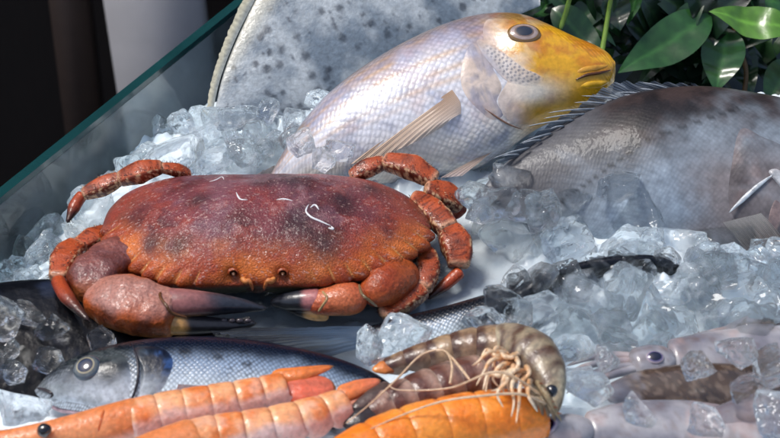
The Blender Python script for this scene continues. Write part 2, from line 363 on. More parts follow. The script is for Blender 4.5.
# stand below, floor, wall, post
M['darkwood'] = plain('dark_wood', C(34, 24, 20), .6, nscale=30, namp=.5, stretch=(8, 8, .6))
M['floor'] = plain('dark_floor', C(26, 23, 22), .6, nscale=14, namp=.4)
M['paleconcrete'] = plain('pale_paint', C(186, 182, 182), .7, nscale=18, namp=.22)
M['brown'] = plain('brown_board', C(92, 58, 46), .6, nscale=22, namp=.45, stretch=(.8, 8, 8))
st = thing('counter', 'dark wooden counter under the metal fish tray', 'counter', (.05, -.06, -.85))
mb = MB(); prism(mb, floorplan(.02, -.39, YR + .03, .40), -.104, -.0685); mb.build('counter_top', M['darkwood'], st, False)
mb = MB(); prism(mb, floorplan(-.03, -.33, YR - .03, .34), -.85, -.1045); mb.build('cabinet', M['darkwood'], st, False)
mb = MB(); box(mb, Vector((0, .3, -.86)), X * 4, Y * 4, Z * .01); fl = mb.build('floor', M['floor']); tag(fl, kind='structure')
WY = 1.05
wl = thing('wall', 'dark wooden wall of upright boards behind the tray', 'wall', (0, WY, -.85))
mb = MB()
for i in range(24):
    x = -1.5 + i * .13; box(mb, Vector((x, WY + .012 * ((i * 7) % 3) / 2, .1)), X * .0625, Y * .02, Z * .95)
mb.build('board_panel', M['darkwood'], wl, False)
pp = PY(165, 40, .78)
mb = MB(); a = Vector((.03, 0, 1)).normalized()
box(mb, Vector((pp.x, .78, -.42)), X * .047, Y * .035, Vector((-.018, 0, .43)))
rebase(mb, 'post', M['paleconcrete'], 'pale grey post standing blurred in the dark behind the glass', 'post')
p3 = PY(78, 60, .86)
mb = MB(); box(mb, Vector((p3.x, .86, -.42)), X * .020, Y * .02, Z * .43); rebase(mb, 'door_frame', plain('dark_brown_paint', C(52, 38, 32), .6), 'dark brown upright frame left of the pale post', 'frame')
pb = PY(590, 4, YB + .14)
mb = MB(); box(mb, Vector((pb.x + .05, YB + .14, pb.z + .012)), X * .22, Y * .012, Z * .028)
box(mb, Vector((pb.x + .05 - .19, YB + .14, -.46 + pb.z / 2)), X * .015, Y * .011, Z * ((pb.z + .85) / 2 - .005))
box(mb, Vector((pb.x + .05 + .19, YB + .14, -.46 + pb.z / 2)), X * .015, Y * .011, Z * ((pb.z + .85) / 2 - .005))
rebase(mb, 'wooden_board', M['brown'], 'brown wooden board on two uprights behind the green leaves', 'board')

# ------------------------------------------------------------------ fish kit
class Fish:
    def __init__(s, top, bot, o, n, thick, nS=130, nT=56, colfn=None, power=.9):
        n = n.normalized(); s.o, s.n = o, n; s.mb = MB()
        T = spl([PL(x, y, o, n) for x, y in top], nS); B = spl([PL(x, y, o, n) for x, y in bot], nS)
        rows = []; cols = []; uvs = []; L = 0; pc = None
        for i in range(nS):
            sN = i / (nS - 1); c = (T[i] + B[i]) / 2; h = (T[i] - B[i]) / 2; w = smooth_list(thick, sN)
            if pc is not None: L += (c - pc).length
            pc = c; r = []; cl = []; uv = []
            for j in range(nT):
                ph = 2 * pi * j / nT; si = sin(ph)
                d = w * abs(si) ** power * (1 if si > 0 else -1)
                q = c + h * cos(ph) + n * d
                r.append(q); cl.append(colfn(sN, cos(ph), q, proj(q)) if si > -.5 else Vector((.3, .3, .3)))
                uv.append((L, (ph if ph <= pi else 2 * pi - ph) * (h.length * .8 + w * .2)))
            rows.append(r); cols.append(cl); uvs.append(uv)
        s.mb.grid(rows, nT, cols, uvs, wrap=True, flip=False)
        s.mb.f.append(list(range(nT))); k = (nS - 1) * nT; s.mb.f.append([k + j for j in range(nT)][::-1])
        s.tree = s.mb.bvh()
    def hit(s, px, py):
        h = s.tree.ray_cast(CAM, ray(px, py))
        if h[0] is None: return PL(px, py, s.o, s.n), s.n.copy()
        nn = h[1]
        if nn.dot(ray(px, py)) > 0: nn = -nn
        return h[0], nn
def patch(hit, outline, off, colfn, n=64, rings=10, edge=-.0004, closed=True):
    """a raised plate lying on a body; outline in photo pixels, heights above the body"""
    ol = spl([Vector((x, y, 0)) for x, y in outline], n, True); cx = sum((p for p in ol), Vector()) / n
    mb = MB(); rows = []; cols = []
    for i in range(rings + 1):
        r = 1 - i / rings; row = []; cl = []
        for p in ol:
            q = cx.lerp(p, max(r, .001)); h, nn = hit(q.x, q.y)
            d = edge + (off - edge) * sst(0, .45, 1 - r) if not callable(off) else off(r, q.x, q.y)
            w = h + nn * d; row.append(w); cl.append(colfn(r, w, (q.x, q.y)))
        rows.append(row); cols.append(cl)
    mb.grid(rows, n, cols, [[((p.x - rows[0][0].x), (p.y - rows[0][0].y)) for p in r] for r in rows], wrap=True)
    return mb
def fish_eye(hit, px, py, r, name_parent, pupil=.48, iris=C(190, 180, 150), ring=C(210, 190, 120), rim=C(70, 75, 85), bulge=.45, squash=1.0, outer=.85, pupcol=C(10, 14, 24)):
    h, nn = hit(px, py)
    vx = RT - nn * RT.dot(nn); vx.normalize(); vy = nn.cross(vx)
    mb = MB(); rows = []; cols = []; R = r * K
    for i in range(22):
        f = i / 21; row = []; cl = []
        for j in range(36):
            a = 2 * pi * j / 36
            d = vx * cos(a) + vy * sin(a) * squash
            q = h + d * (R * f) + nn * (R * bulge * sqrt(max(0, 1 - (f * .98) ** 2)) - .0006)
            c = pupcol if f < pupil else ring if f < pupil + .09 else mix(iris, iris * .6, .5 + .8 * noise.noise(d * 3 + Vector((f * 3, 0, 0)))) if f < outer else rim
            row.append(q); cl.append(c)
        rows.append(row); cols.append(cl)
    mb.grid(rows, 36, cols, wrap=True)
    return mb.build('eye', M['eye'], name_parent)
def fin_sheet(basepts, tippts, colfn, nu=40, nv=14, ripple=.0012, nrm=Z, pw=1.0, ufreq=1.0, bulge=0.0):
    """fin between a base line and a tip line (world points)"""
    A = spl(basepts, nu); B = spl(tippts, nu); mb = MB()
    for sgn in (1,):
        rows = []; cols = []; uvs = []
        for j in range(nv):
            f = j / (nv - 1); row = []; cl = []; uv = []
            for i in range(nu):
                q = A[i].lerp(B[i], f) + nrm * (bulge * sin(pi * f) + ripple * f * sin(i * 1.3) + ripple * .8 * nz(A[i].lerp(B[i], f), 90))
                row.append(q); cl.append(colfn(i / (nu - 1), f, q)); uv.append((i / (nu - 1) * ufreq, f * .1))
            rows.append(row); cols.append(cl); uvs.append(uv)
        mb.grid(rows, nu, cols, uvs)
    return mb

# ------------------------------------------------------------------ sea bass, whole, in front
nB = Vector((0, -.42, .9))
oB = P(210, 380, .014)
def bass_col(s, v, q, p):
    back = C(12, 22, 40); mid = C(128, 148, 172); bel = C(210, 222, 228)
    n_ = fbm(q, 60) * .12
    c = mix(bel, mid, sst(-.45, .25, v + n_)); c = mix(c, back, sst(.16, .6, v + n_))
    if .30 < s: # lateral line
        lv = .50 - .45 * sst(.3, .75, s)
        if abs(v - lv) < .018: c = c * .3
    return c
bt = [(35, 391), (50, 375), (78, 359), (110, 349), (150, 342), (200, 339), (250, 342), (300, 350), (340, 360), (375, 374), (398, 390), (420, 402)]
bb = [(36, 394), (50, 404), (75, 413), (110, 424), (160, 433), (210, 436), (260, 434), (300, 430), (340, 424), (370, 418), (395, 412), (414, 414)]
def bass_head(c, p, q):
    x, y = p
    hd = sst(150, 120, x)
    top = sst(412 - x * .12, 376 - x * .12, y + 8 * fbm(q, 70))
    base = mix(C(200, 208, 216), C(22, 30, 38), top)
    base = mix(base, C(110, 118, 116), .3 * sst(.1, .5, fbm(q, 90)))
    return mix(c, base, hd)
f1 = Fish(bt, bb, oB, nB, [.002, .012, .0165, .0175, .017, .0165, .015, .012, .0085, .006, .004], colfn=lambda s, v, q, p: bass_head(bass_col(s, v, q, p), p, q))
b1 = thing('sea_bass', 'silver sea bass with its head at lower left, below the crab claw', 'fish', (oB.x, oB.y, 0))
f1.mb.build('body', M['bass'], b1)
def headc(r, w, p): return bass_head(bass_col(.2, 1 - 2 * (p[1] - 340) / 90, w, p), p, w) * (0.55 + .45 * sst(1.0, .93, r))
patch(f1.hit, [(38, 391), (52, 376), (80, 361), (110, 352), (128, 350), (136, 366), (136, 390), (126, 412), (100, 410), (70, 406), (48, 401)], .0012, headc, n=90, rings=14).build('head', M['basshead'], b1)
def opc(r, w, p):
    c = bass_head(bass_col(.25, 1 - 2 * (p[1] - 342) / 90, w, p), (min(p[0], 118), p[1]), w)
    dk = exp(-(((p[0] - 166) / 15) ** 2 + ((p[1] - 360) / 16) ** 2)); c = mix(c, mix(C(20, 28, 46), C(60, 90, 140), sst(.1, .5, fbm(w, 90))), min(1, dk * 1.4))
    c = mix(c, C(70, 60, 66), .8 * sst(141, 134, p[0]))
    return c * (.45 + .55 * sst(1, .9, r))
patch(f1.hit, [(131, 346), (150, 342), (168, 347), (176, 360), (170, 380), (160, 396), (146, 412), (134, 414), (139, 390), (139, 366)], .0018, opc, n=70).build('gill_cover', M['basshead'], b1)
ey = fish_eye(f1.hit, 87, 368, 12.5, b1, pupil=.54, iris=C(104, 110, 112), ring=C(170, 160, 130), rim=C(70, 82, 94), outer=.84, bulge=.55, pupcol=C(18, 34, 62))
def line_on(hit, pts, r, colr, name, mat, parent, off=.0004, n=24, fl=1.0):
    W = [];
    for p in spl([Vector((x, y, 0)) for x, y in pts], n):
        h, nn = hit(p.x, p.y); W.append(h + nn * off)
    mb = MB(); tube(mb, W, [r * K * .3, r * K, r * K, r * K * .3], [r * K * fl * .3, r * K * fl, r * K * fl, r * K * fl * .3], nn, lambda s, u, q, t: colr * (1 + .4 * nz(q, 300)), nc=8)
    return mb.build(name, mat, parent)
line_on(f1.hit, [(37, 388), (45, 390), (53, 394), (50, 398)], 1.6, C(46, 40, 44), 'mouth', M['basshead'], b1)
line_on(f1.hit, [(132, 345), (138, 364), (137, 386), (127, 411)], 1.2, C(44, 42, 50), 'gill_edge', M['basshead'], b1, off=.0012)
line_on(f1.hit, [(42, 399), (60, 409), (85, 413)], 2.2, C(176, 150, 156), 'lower_lip', M['basshead'], b1)
pf = fin_sheet([P(176, 392, .032), P(178, 384, .033)], [P(208, 397, .030), P(216, 386, .032)], lambda u, f, q: mix(C(150, 110, 104), C(64, 60, 66), f), nu=14, nv=10, nrm=nB)
pf.build('pectoral_fin', M['fin'], b1)

# second bass, tail towards the left, buried in the ice to the right
o2 = P(480, 325, .005); n2 = Vector((0, -.42, .9))
top2 = [(352, 332), (380, 324), (410, 316), (450, 307), (500, 293), (550, 275), (600, 262), (640, 259), (664, 261), (682, 269)]
bot2 = [(352, 341), (380, 350), (410, 355), (450, 354), (490, 338), (530, 310), (570, 286), (620, 277), (645, 275), (666, 276), (682, 274)]
def b2c(s, v, q, p):
    c = bass_col(.2, v * .85, q, p)
    return mix(c, C(14, 18, 26), max(sst(-.1, .4, v), sst(.26, .36, s)))
f2 = Fish(top2, bot2, o2, n2, [.004, .006, .009, .012, .0135, .013, .012, .011, .011, .010, .005], colfn=b2c)
b2 = thing('sea_bass', 'dark backed bass lying under the ice chunks, tail pointing left below the crab', 'fish', (o2.x, o2.y, -.01))
f2.mb.build('body', M['bass'], b2)
mb = fin_sheet([P(362, 326, .010), P(358, 336, .012), P(362, 347, .012)], [P(200, 330, .013), P(232, 337, .016), P(256, 344, .018), P(280, 352, .018), P(305, 366, .017)],
               lambda u, f, q: mix(C(74, 98, 124), C(20, 26, 36), sst(.0, .8, f) + .2 * sin(u * 60)), nu=60, nv=16, nrm=Z)
mb.build('tail_fin', M['fin_wide'], b2)

# dark fish at the left edge
oD = P(40, 340, .004)
f3 = Fish([(-140, 330), (-60, 300), (0, 285), (60, 281), (110, 290), (150, 303), (190, 318), (215, 326)], [(-140, 380), (-60, 410), (0, 418), (60, 414), (110, 396), (150, 372), (190, 350), (215, 340)], oD, Vector((0, -.3, .95)),
          [.008, .013, .014, .013, .011, .008, .006, .004], colfn=lambda s, v, q, p: mix(C(9, 11, 17), C(34, 42, 60), sst(.2, .7, fbm(q, 30))))
b3 = thing('dark_fish', 'blue black fish under clear ice chunks at the left edge, behind the bass head', 'fish', (oD.x, oD.y, -.01))
f3.mb.build('body', M['dark'], b3)
fin_sheet([PL(205, 326, oD, f3.n), PL(205, 342, oD, f3.n)], [PL(250, 316, oD, f3.n), PL(246, 346, oD, f3.n)], lambda u, f, q: C(18, 22, 32), nu=24, nv=8, nrm=f3.n).build('tail_fin', M['fin'], b3)

# ------------------------------------------------------------------ yellow headed bream
oY = P(440, 100, .036); nY = Vector((-.06, -.58, .81))
ty = [(262, 190), (285, 152), (302, 127), (325, 101), (350, 80), (380, 60), (412, 42), (445, 27), (475, 18), (500, 16), (525, 19), (548, 28), (572, 39), (592, 47), (606, 55), (613, 65)]
by = [(268, 196), (310, 192), (350, 190), (390, 184), (425, 178), (455, 172), (480, 165), (503, 152), (522, 137), (538, 126), (556, 118), (574, 113), (592, 107), (606, 99), (613, 88), (615, 76)]
def yc(s, v, q, p):
    x, y = p
    sil = C(226, 226, 232); bel = C(240, 232, 222); back = C(118, 104, 100); yel = C(222, 164, 34)
    n_ = fbm(q, 45)
    c = mix(bel, sil, sst(-.75, -.25, v + .12 * n_)); c = mix(c, C(176, 160, 164), sst(.2, .7, v + .1 * n_)); c = mix(c, back, sst(.55, 1.0, v + .15 * n_)); c = mix(c, C(120, 96, 100), .6 * exp(-(((x - 474) / 16) ** 2 + ((y - 42) / 24) ** 2)))
    # faint golden and blue rows
    rowv = sin(v * 34 + s * 3)
    c = mix(c, C(212, 164, 92), .5 * sst(.2, 1, rowv + .6 * n_) * sst(-.35, .1, v) * sst(.95, .6, v)); c = mix(c, C(110, 120, 150), .35 * sst(.2, .5, fbm(q + Vector((5, 5, 5)), 70)))
    c = mix(c, C(150, 165, 200), .4 * sst(.1, .5, fbm(q, 30)))
    c = mix(c, C(190, 140, 128), .22 * sst(.15, .5, fbm(q + Vector((3, 1, 0)), 38)))
    # yellow face: front of a line from the nape (470,14) to the throat (520,135)
    d = (x - 480) * .95 - (y - 20) * .36
    face = sst(-6, 34, d + 10 * n_ + (6 if y > 100 else 0))
    yv = mix(yel, C(196, 120, 30), .8 * sst(.05, .5, n_)); yv = mix(yv, C(226, 190, 100), .5 * sst(.1, .45, fbm(q + Vector((0, 5, 0)), 34)))
    if y < 30: yv = mix(yv, C(140, 106, 56), sst(30, 16, y))
    yv = mix(yv, C(206, 190, 168), .75 * sst(.05, .4, fbm(q + Vector((6, 0, 2)), 55)) * sst(560, 500, x)); yv = mix(yv, C(176, 96, 40), .5 * sst(.2, .5, fbm(q + Vector((1, 4, 2)), 90)))
    cheek = exp(-(((x - 518) / 36) ** 2 + ((y - 91) / 12) ** 2)); yv = mix(yv, C(240, 230, 212), .95 * min(1, cheek * 1.5))
    yv = mix(yv, C(232, 176, 24), .85 * sst(100, 112, y + (x - 560) * .12) * sst(515, 540, x))
    lip = sst(560, 585, x) * sst(66, 80, y); yv = mix(yv, C(226, 170, 20), lip * .8)
    c = mix(c, yv, face)
    return c
fy = Fish(ty, by, oY, nY, [.003, .011, .019, .024, .027, .029, .030, .030, .029, .027, .024, .026, .023, .020, .016, .011], nS=170, nT=80, colfn=yc)
yf = thing('yellow_headed_bream', 'silver fish with a yellow face lying on the ice behind the crab', 'fish', (oY.x, oY.y, .0))
fy.mb.build('body', M['bream'], yf)
def ycol(r, w, p):
    return yc(.75, 0, w, p)
# smooth face plate: forehead, snout, cheek
patch(fy.hit, [(486, 21), (505, 19), (528, 23), (550, 32), (575, 47), (598, 62), (602, 72), (596, 88), (575, 103), (553, 115), (528, 124), (508, 120), (498, 100), (508, 78), (496, 58), (484, 40)], .0003, lambda r, w, p: ycol(r, w, p), n=110, rings=16, edge=.0001).build('face', M['bream_head'], yf)
# cheek scale patch
def cheekc(r, w, p):
    u = (p[0] * .8 + p[1] * .6); v = (-p[0] * .6 + p[1] * .8)
    k = (sin(u * 1.25 + (1.57 if int(v / 3.2) % 2 else 0)) * sin(v * .98))
    base = yc(.75, 0, w, p); return mix(mix(mix(C(200, 194, 190), base, .3), C(116, 116, 124), .75 * sst(-.1, .5, k)), base, sst(.62, .98, r + .25 * fbm(w, 80)))
patch(fy.hit, [(478, 40), (492, 44), (512, 58), (530, 70), (547, 79), (540, 85), (522, 86), (506, 80), (492, 66), (480, 50)], .0008, cheekc, n=120, rings=46, edge=.0003).build('cheek_scales', M['bream_head'], yf)
def gcol(r, w, p):
    c = mix(yc(.6, .0, w, p), C(176, 170, 182), .7 * sst(.0, .4, fbm(w, 50)))
    c = mix(c, C(120, 122, 140), .6 * sst(.1, .45, fbm(w + Vector((2, 2, 2)), 70)))
    return mix(c, C(150, 140, 146), .5 * sst(.93, 1, r))
patch(fy.hit, [(470, 34), (484, 46), (497, 68), (506, 88), (500, 106), (508, 122), (495, 128), (478, 116), (462, 98), (456, 78), (460, 52)], .0007, gcol, n=80).build('gill_cover', M['bream_head'], yf)
line_on(fy.hit, [(478, 104), (492, 114), (508, 124), (524, 130)], 1.0, C(150, 112, 90), 'throat_fold', M['bream_head'], yf, off=.0002)
line_on(fy.hit, [(611, 81), (600, 84), (588, 85), (577, 88)], 4.2, C(224, 172, 36), 'lower_lip', M['bream_head'], yf, off=-.0004, fl=.5)
line_on(fy.hit, [(611, 70), (599, 73), (587, 75), (575, 80)], 1.7, C(84, 48, 22), 'mouth', M['bream_head'], yf, off=.0006)
line_on(fy.hit, [(610, 65), (597, 68), (584, 70), (572, 75)], 3.6, C(208, 150, 50), 'upper_lip', M['bream_head'], yf, off=-.0003, fl=.5)
fish_eye(fy.hit, 524, 33, 17, yf, pupil=.50, iris=C(186, 164, 156), ring=C(110, 90, 80), rim=C(128, 96, 50), squash=.72, outer=.84, bulge=.3, pupcol=C(26, 36, 52))
pts = [];
def onY(px, py, d): h, nn = fy.hit(px, py); return h + nn * d
fin_sheet([onY(452, 90, .0004), onY(460, 102, .0004), onY(461, 114, .0004)], [onY(350, 164, .001), onY(378, 156, .002), onY(412, 143, .003), onY(444, 126, .002)], lambda u, f, q: mix(mix(C(200, 156, 112), C(216, 186, 158), f), C(224, 208, 196), u * .8), nu=40, nv=18, nrm=fy.n, ripple=.0004, bulge=.0028).build('pectoral_fin', M['fin_soft'], yf)
fin_sheet([onY(476, 158, .0), onY(492, 152, .0)], [PL(440, 178, oY + nY * .012, nY), PL(462, 176, oY + nY * .012, nY)], lambda u, f, q: mix(C(226, 190, 160), C(214, 196, 190), f), nu=20, nv=10, nrm=fy.n, ripple=.0004).build('pelvic_fin', M['fin'], yf)
fin_sheet([PL(275, 165, oY, nY), PL(268, 192, oY, nY)], [PL(215, 195, oY, nY), PL(225, 240, oY, nY)], lambda u, f, q: C(180, 160, 150), nu=30, nv=8, nrm=fy.n).build('tail_fin', M['fin'], yf)

# ------------------------------------------------------------------ spotted flatfish
oS = P(330, 60, .030); nS_ = Vector((.12, -.62, .78))
spots = []
rs = random.Random(4)
for _ in range(190):
    spots.append((rs.uniform(225, 485), rs.uniform(-10, 120), rs.choice([1.2, 1.5, 1.8, 2.2, 2.6, 3.2, 4.2])))
def spc(s, v, q, p):
    x, y = p; c = mix(C(110, 124, 136), C(176, 184, 188), .5 + 1.1 * fbm(q, 40))
    c = mix(c, C(98, 110, 122), sst(10, 60, (y - (100 - (x - 210) * .35))))
    for sx, sy, r in spots:
        d = (x - sx) ** 2 + (y - sy) ** 2
        if d < (r * 1.8) ** 2: c = mix(c, C(48, 56, 66), .75 * sst(1.3, .7, sqrt(d) / r + .25 * nz(q, 200)))
    edge = sst(-30, -6, -((x - 232) + (y - 40) * .62)); c = mix(c, C(190, 186, 166), edge * .7)
    return c
fs = Fish([(214, 118), (222, 78), (238, 36), (262, -12), (300, -50), (360, -80), (430, -80), (500, -40), (540, 0)], [(216, 122), (245, 132), (280, 130), (310, 122), (345, 98), (385, 68), (430, 46), (490, 26), (540, 6)], oS, nS_,
          [.0006, .003, .005, .006, .007, .007, .006, .004, .001], nS=150, nT=130, colfn=spc, power=1.1)
sf = thing('spotted_flatfish', 'grey flatfish with dark spots leaning in the corner behind the yellow faced fish', 'fish', (oS.x, oS.y, 0))
fs.mb.build('body', M['spot'], sf)
a = [(212, 116), (220, 80), (236, 38), (260, -10)]; bq = [(205, 110), (211, 76), (226, 32), (248, -16)]
A_ = spl([PL(x, y, oS + nS_ * .0015, nS_) for x, y in a], 90); B_ = spl([PL(x, y, oS + nS_ * .001, nS_) for x, y in bq], 90)
for i in range(90): B_[i] = A_[i].lerp(B_[i], .80 + .05 * abs(sin(i * pi / 4)) + .12 * noise.noise(Vector((i * .3, 0, 0))))
mb = MB(); rows = []; cols = []; uvs = []
for j in range(8):
    f = j / 7; rows.append([A_[i].lerp(B_[i], f) + nS_ * (.0004 * abs(sin(i * pi / 3)) * f) for i in range(90)])
    cols.append([mix(C(142, 148, 144), C(204, 198, 170), sst(.1, .8, f)) * (.82 + .18 * abs(sin(i * pi / 4))) for i in range(90)]); uvs.append([(i / 89, f * .1) for i in range(90)])
mb.grid(rows, 90, cols, uvs); mb.build('fin_fringe', M['spot'], sf)

# ------------------------------------------------------------------ big grey fish on the right
oG = P(660, 160, .030); nG = Vector((.05, -.52, .85))
tg = [(478, 196), (496, 172), (525, 148), (560, 126), (600, 106), (645, 94), (695, 90), (745, 96), (800, 108), (860, 130), (900, 170)]
bg = [(482, 202), (505, 210), (540, 222), (575, 234), (610, 244), (650, 252), (700, 258), (750, 262), (800, 262), (860, 240), (904, 180)]
def gc(s, v, q, p):
    x, y = p; n_ = fbm(q, 34)
    lat = 192 - (x - 575) * .72 if x < 650 else 138 - (x - 650) * .33
    d = y - lat + 14 * n_
    c = mix(C(84, 84, 88), C(126, 136, 146), sst(-40, 22, d))
    c = mix(c, C(150, 166, 182), .45 * sst(6, 50, d) * sst(720, 640, x + 40 * n_))
    dk = sst(575, 640, x + 30 * n_) * sst(22, -14, d * .7 + 14 * n_)
    c = mix(c, mix(C(28, 24, 26), C(62, 50, 48), .5 + 1.2 * fbm(q, 60)), .95 * dk)
    c = mix(c, C(128, 112, 106), .65 * sst(650, 740, x + 30 * n_) * sst(130, 180, y))
    c = mix(c, C(166, 178, 190), .18 * sst(.15, .5, fbm(q + Vector((1, 0, 0)), 45)) * sst(120, 160, y)); c = c * (1 + .5 * noise.noise(q * 260) * noise.noise(q * 90))
    if abs(y - lat) < 1.3 and 560 < x < 740: c = c * .45
    return c
fg = Fish(tg, bg, oG, nG, [.001, .005, .011, .018, .026, .028, .030, .030, .028, .020, .004], nS=200, nT=110, colfn=gc)
gf = thing('grey_fish', 'large dark grey fish with a spiny back fin lying at the right below the leaves', 'fish', (oG.x, oG.y, 0))
fg.mb.build('body', M['grey'], gf)
# dorsal fin: membrane lying back along the ridge + spines
bl = [(520, 153), (560, 127), (600, 107), (645, 95), (695, 91), (745, 97), (790, 106)]
tl = [(498, 160), (530, 128), (572, 100), (612, 80), (660, 76), (715, 84), (765, 94)]
fin_sheet([PL(x, y + 3, oG + nG * .004, nG) for x, y in bl], [PL(x + rs.uniform(-4, 4), y + rs.uniform(4, 11), oG + nG * .006, nG) for x, y in tl], lambda u, f, q: mix(C(62, 68, 78), C(160, 170, 180), .4 * f + .45 * max(0, nz(q, 160))), nu=110, nv=12, nrm=nG, ripple=.0022).build('dorsal_fin', M['fin_wide'], gf)
Ab = spl([PL(x, y + 2, oG + nG * .007, nG) for x, y in bl], 22); At = spl([PL(x, y, oG + nG * .010, nG) for x, y in tl], 22)
for i in range(0, 20):
    e = Ab[i].lerp(At[max(0, i - 1)] + Vector((rs.uniform(-.018, -.004), 0, rs.uniform(-.006, .001))), rs.uniform(.2, .8)); mb = MB()
    tube(mb, spl([Ab[i], Ab[i].lerp(e, .55) + nG * .0015, e], 10), [.0009, .0005, .00015], [.0009, .0005, .00015], nG, lambda s, u, q, t: mix(C(80, 88, 98), C(170, 178, 186), s), nc=7)
    mb.build('fin_spine', M['prawn'], gf)
def ggc(r, w, p):
    n_ = fbm(w, 50); c = mix(gc(.7, 0, w, p), C(84, 78, 80), .4 + n_); c = mix(c, C(150, 124, 118), .25 * sst(.1, .4, fbm(w + Vector((4, 0, 0)), 45)))
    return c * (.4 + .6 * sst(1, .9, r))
patch(fg.hit, [(736, 120), (760, 128), (800, 150), (830, 200), (790, 250), (752, 246), (730, 226), (722, 200), (726, 160)], .0014, ggc, n=80).build('gill_cover', M['grey'], gf)
line_on(fg.hit, [(728, 213), (741, 201), (757, 187), (772, 176)], 2.4, C(186, 192, 196), 'gill_bone', M['prawn'], gf, off=.0026, fl=.5)
patch(fg.hit, [(764, 170), (774, 166), (786, 174), (796, 190), (786, 196), (776, 186)], .0026, lambda r, w, p: mix(C(196, 200, 202), C(150, 146, 148), r), n=40).build('gill_bone', M['prawn'], gf)
patch(fg.hit, [(776, 190), (786, 204), (780, 232), (768, 246), (764, 226), (768, 204)], .0016, lambda r, w, p: mix(C(150, 128, 122), C(112, 98, 98), .5 + fbm(w, 90)) * (.6 + .4 * sst(1, .8, r)), n=40).build('gill_flap', M['prawn'], gf)
fin_sheet([fg.hit(722, 224)[0] + nG * .002, fg.hit(760, 215)[0] + nG * .003], [fg.hit(742, 258)[0] + nG * .010, fg.hit(784, 252)[0] + nG * .010], lambda u, f, q: mix(C(170, 166, 160), C(130, 120, 116), f), nu=40, nv=10, nrm=nG).build('pectoral_fin', M['fin'], gf)

# ------------------------------------------------------------------ crab
ZR = .027
crab = thing('crab', 'reddish brown crab with black claw tips sitting in the middle of the ice', 'crab', (P(270, 240).x, P(270, 240).y, 0))
rim = [(103, 235), (104, 221), (112, 206), (131, 191), (164, 182), (208, 179), (255, 179), (300, 179), (342, 180), (380, 185), (407, 196), (425, 212), (431, 231),
       (428, 244), (412, 255), (394, 264), (368, 274), (340, 280), (312, 283), (290, 283), (270, 283), (250, 282), (230, 283), (210, 284), (184, 284), (160, 281), (137, 272), (118, 258), (108, 246)]
NA = 540
rimP = spl([P(x, y, ZR) for x, y in rim], NA, True)
cen = P(268, 236, ZR)
NRR = 90; H = .0235
import bisect
EX0, EX1 = P(233, 281, ZR), P(283, 281, ZR)
dark = [(198, 205, 15), (177, 238, 9), (341, 203, 12), (294, 188, 14), (370, 181, 12), (324, 238, 14), (264, 190, 16), (305, 270, 12), (150, 232, 8), (300, 225, 20)]
dark = [(P(a, b_, .045), r * K) for a, b_, r in dark]
mb = MB(); rows = []; cols = []
frontmask = []
for i in range(NA):
    px, py = proj(rimP[i]); s_ = 0
    if py > 226: s_ = sst(222, 236, py) * (1 - sst(188, 214, px) * (1 - sst(304, 330, px)))
    frontmask.append(s_)
for k in range(NRR + 1):
    r = k / NRR; row = []; cl = []
    for i in range(NA):
        p = rimP[i]; d = p - cen
        lob = abs(sin(i / NA * pi * 44))        # scalloped pie-crust margin
        fm = frontmask[i]
        rr = r * (1 + fm * (.044 * lob - .020) * sst(.90, 1, r))
        z = H * (1 - r ** 2.3) ** .85 if r < 1 else 0
        q = cen + d * rr + Z * z
        q.z += .0012 * nz(q, 45) * (1 - r) + .0016 * nz(q, 22) * (1 - r ** 4)
        q.z += .0017 * fm * (lob - .5) * sst(.87, .96, r) * (1 - .5 * sst(.97, 1, r))
        q.z += .0016 * (fbm(q, 16) + .5 * fbm(q, 40)) * (1 - r ** 3)
        for ex in (EX0, EX1):
            de = sqrt((q.x - ex.x) ** 2 + (q.y - ex.y) ** 2) / (7.5 * K)
            if de < 2 and r > .85: q.y += .0042 * exp(-de * de) * sst(.85, 1, r)
        px, py = proj(q)
        n1 = fbm(q, 28); nn2 = fbm(q + Vector((7, 3, 1)), 75)
        top = mix(C(90, 34, 38), C(130, 62, 68), .5 + n1); top = mix(top, C(150, 50, 26), .6 * sst(.0, .5, nn2)); top = mix(top, C(120, 84, 98), .5 * sst(.1, .5, fbm(q + Vector((1, 8, 2)), 34)))
        org = mix(C(212, 112, 42), C(166, 66, 24), .5 + nn2)
        frontness = sst(-.020, -.046, q.y - cen.y + .022 * n1)
        sidek = sst(.60, .92, r + .22 * n1 + .08 * nn2) * (.25 + .75 * sst(.012, -.012, q.y - cen.y)); c = mix(top, org, max(sidek, .9 * frontness * sst(.4, .8, r)))
        for dc, dr in dark:
            dd = (q.x - dc.x) ** 2 + (q.y - dc.y) ** 2
            if dd < 9 * dr * dr: c = mix(c, C(46, 28, 36), .8 * exp(-dd / (dr * dr) * (1 + .8 * n1)))
        c = mix(c, C(176, 150, 158), .30 * sst(.25, .6, nn2) * (1 - r))
        if fm > .1:
            c = mix(c, C(230, 170, 100), fm * sst(.88, .95, r) * sst(.25, .03, lob) * .8); c = mix(c, C(120, 44, 20), fm * sst(.95, 1, r) * .5)
        sp = noise.noise(q * 900)
        if sp > .5: c = mix(c, C(206, 170, 160), .5)
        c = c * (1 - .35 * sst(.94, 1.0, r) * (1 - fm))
        row.append(q); cl.append(c)
    rows.append(row); cols.append(cl)
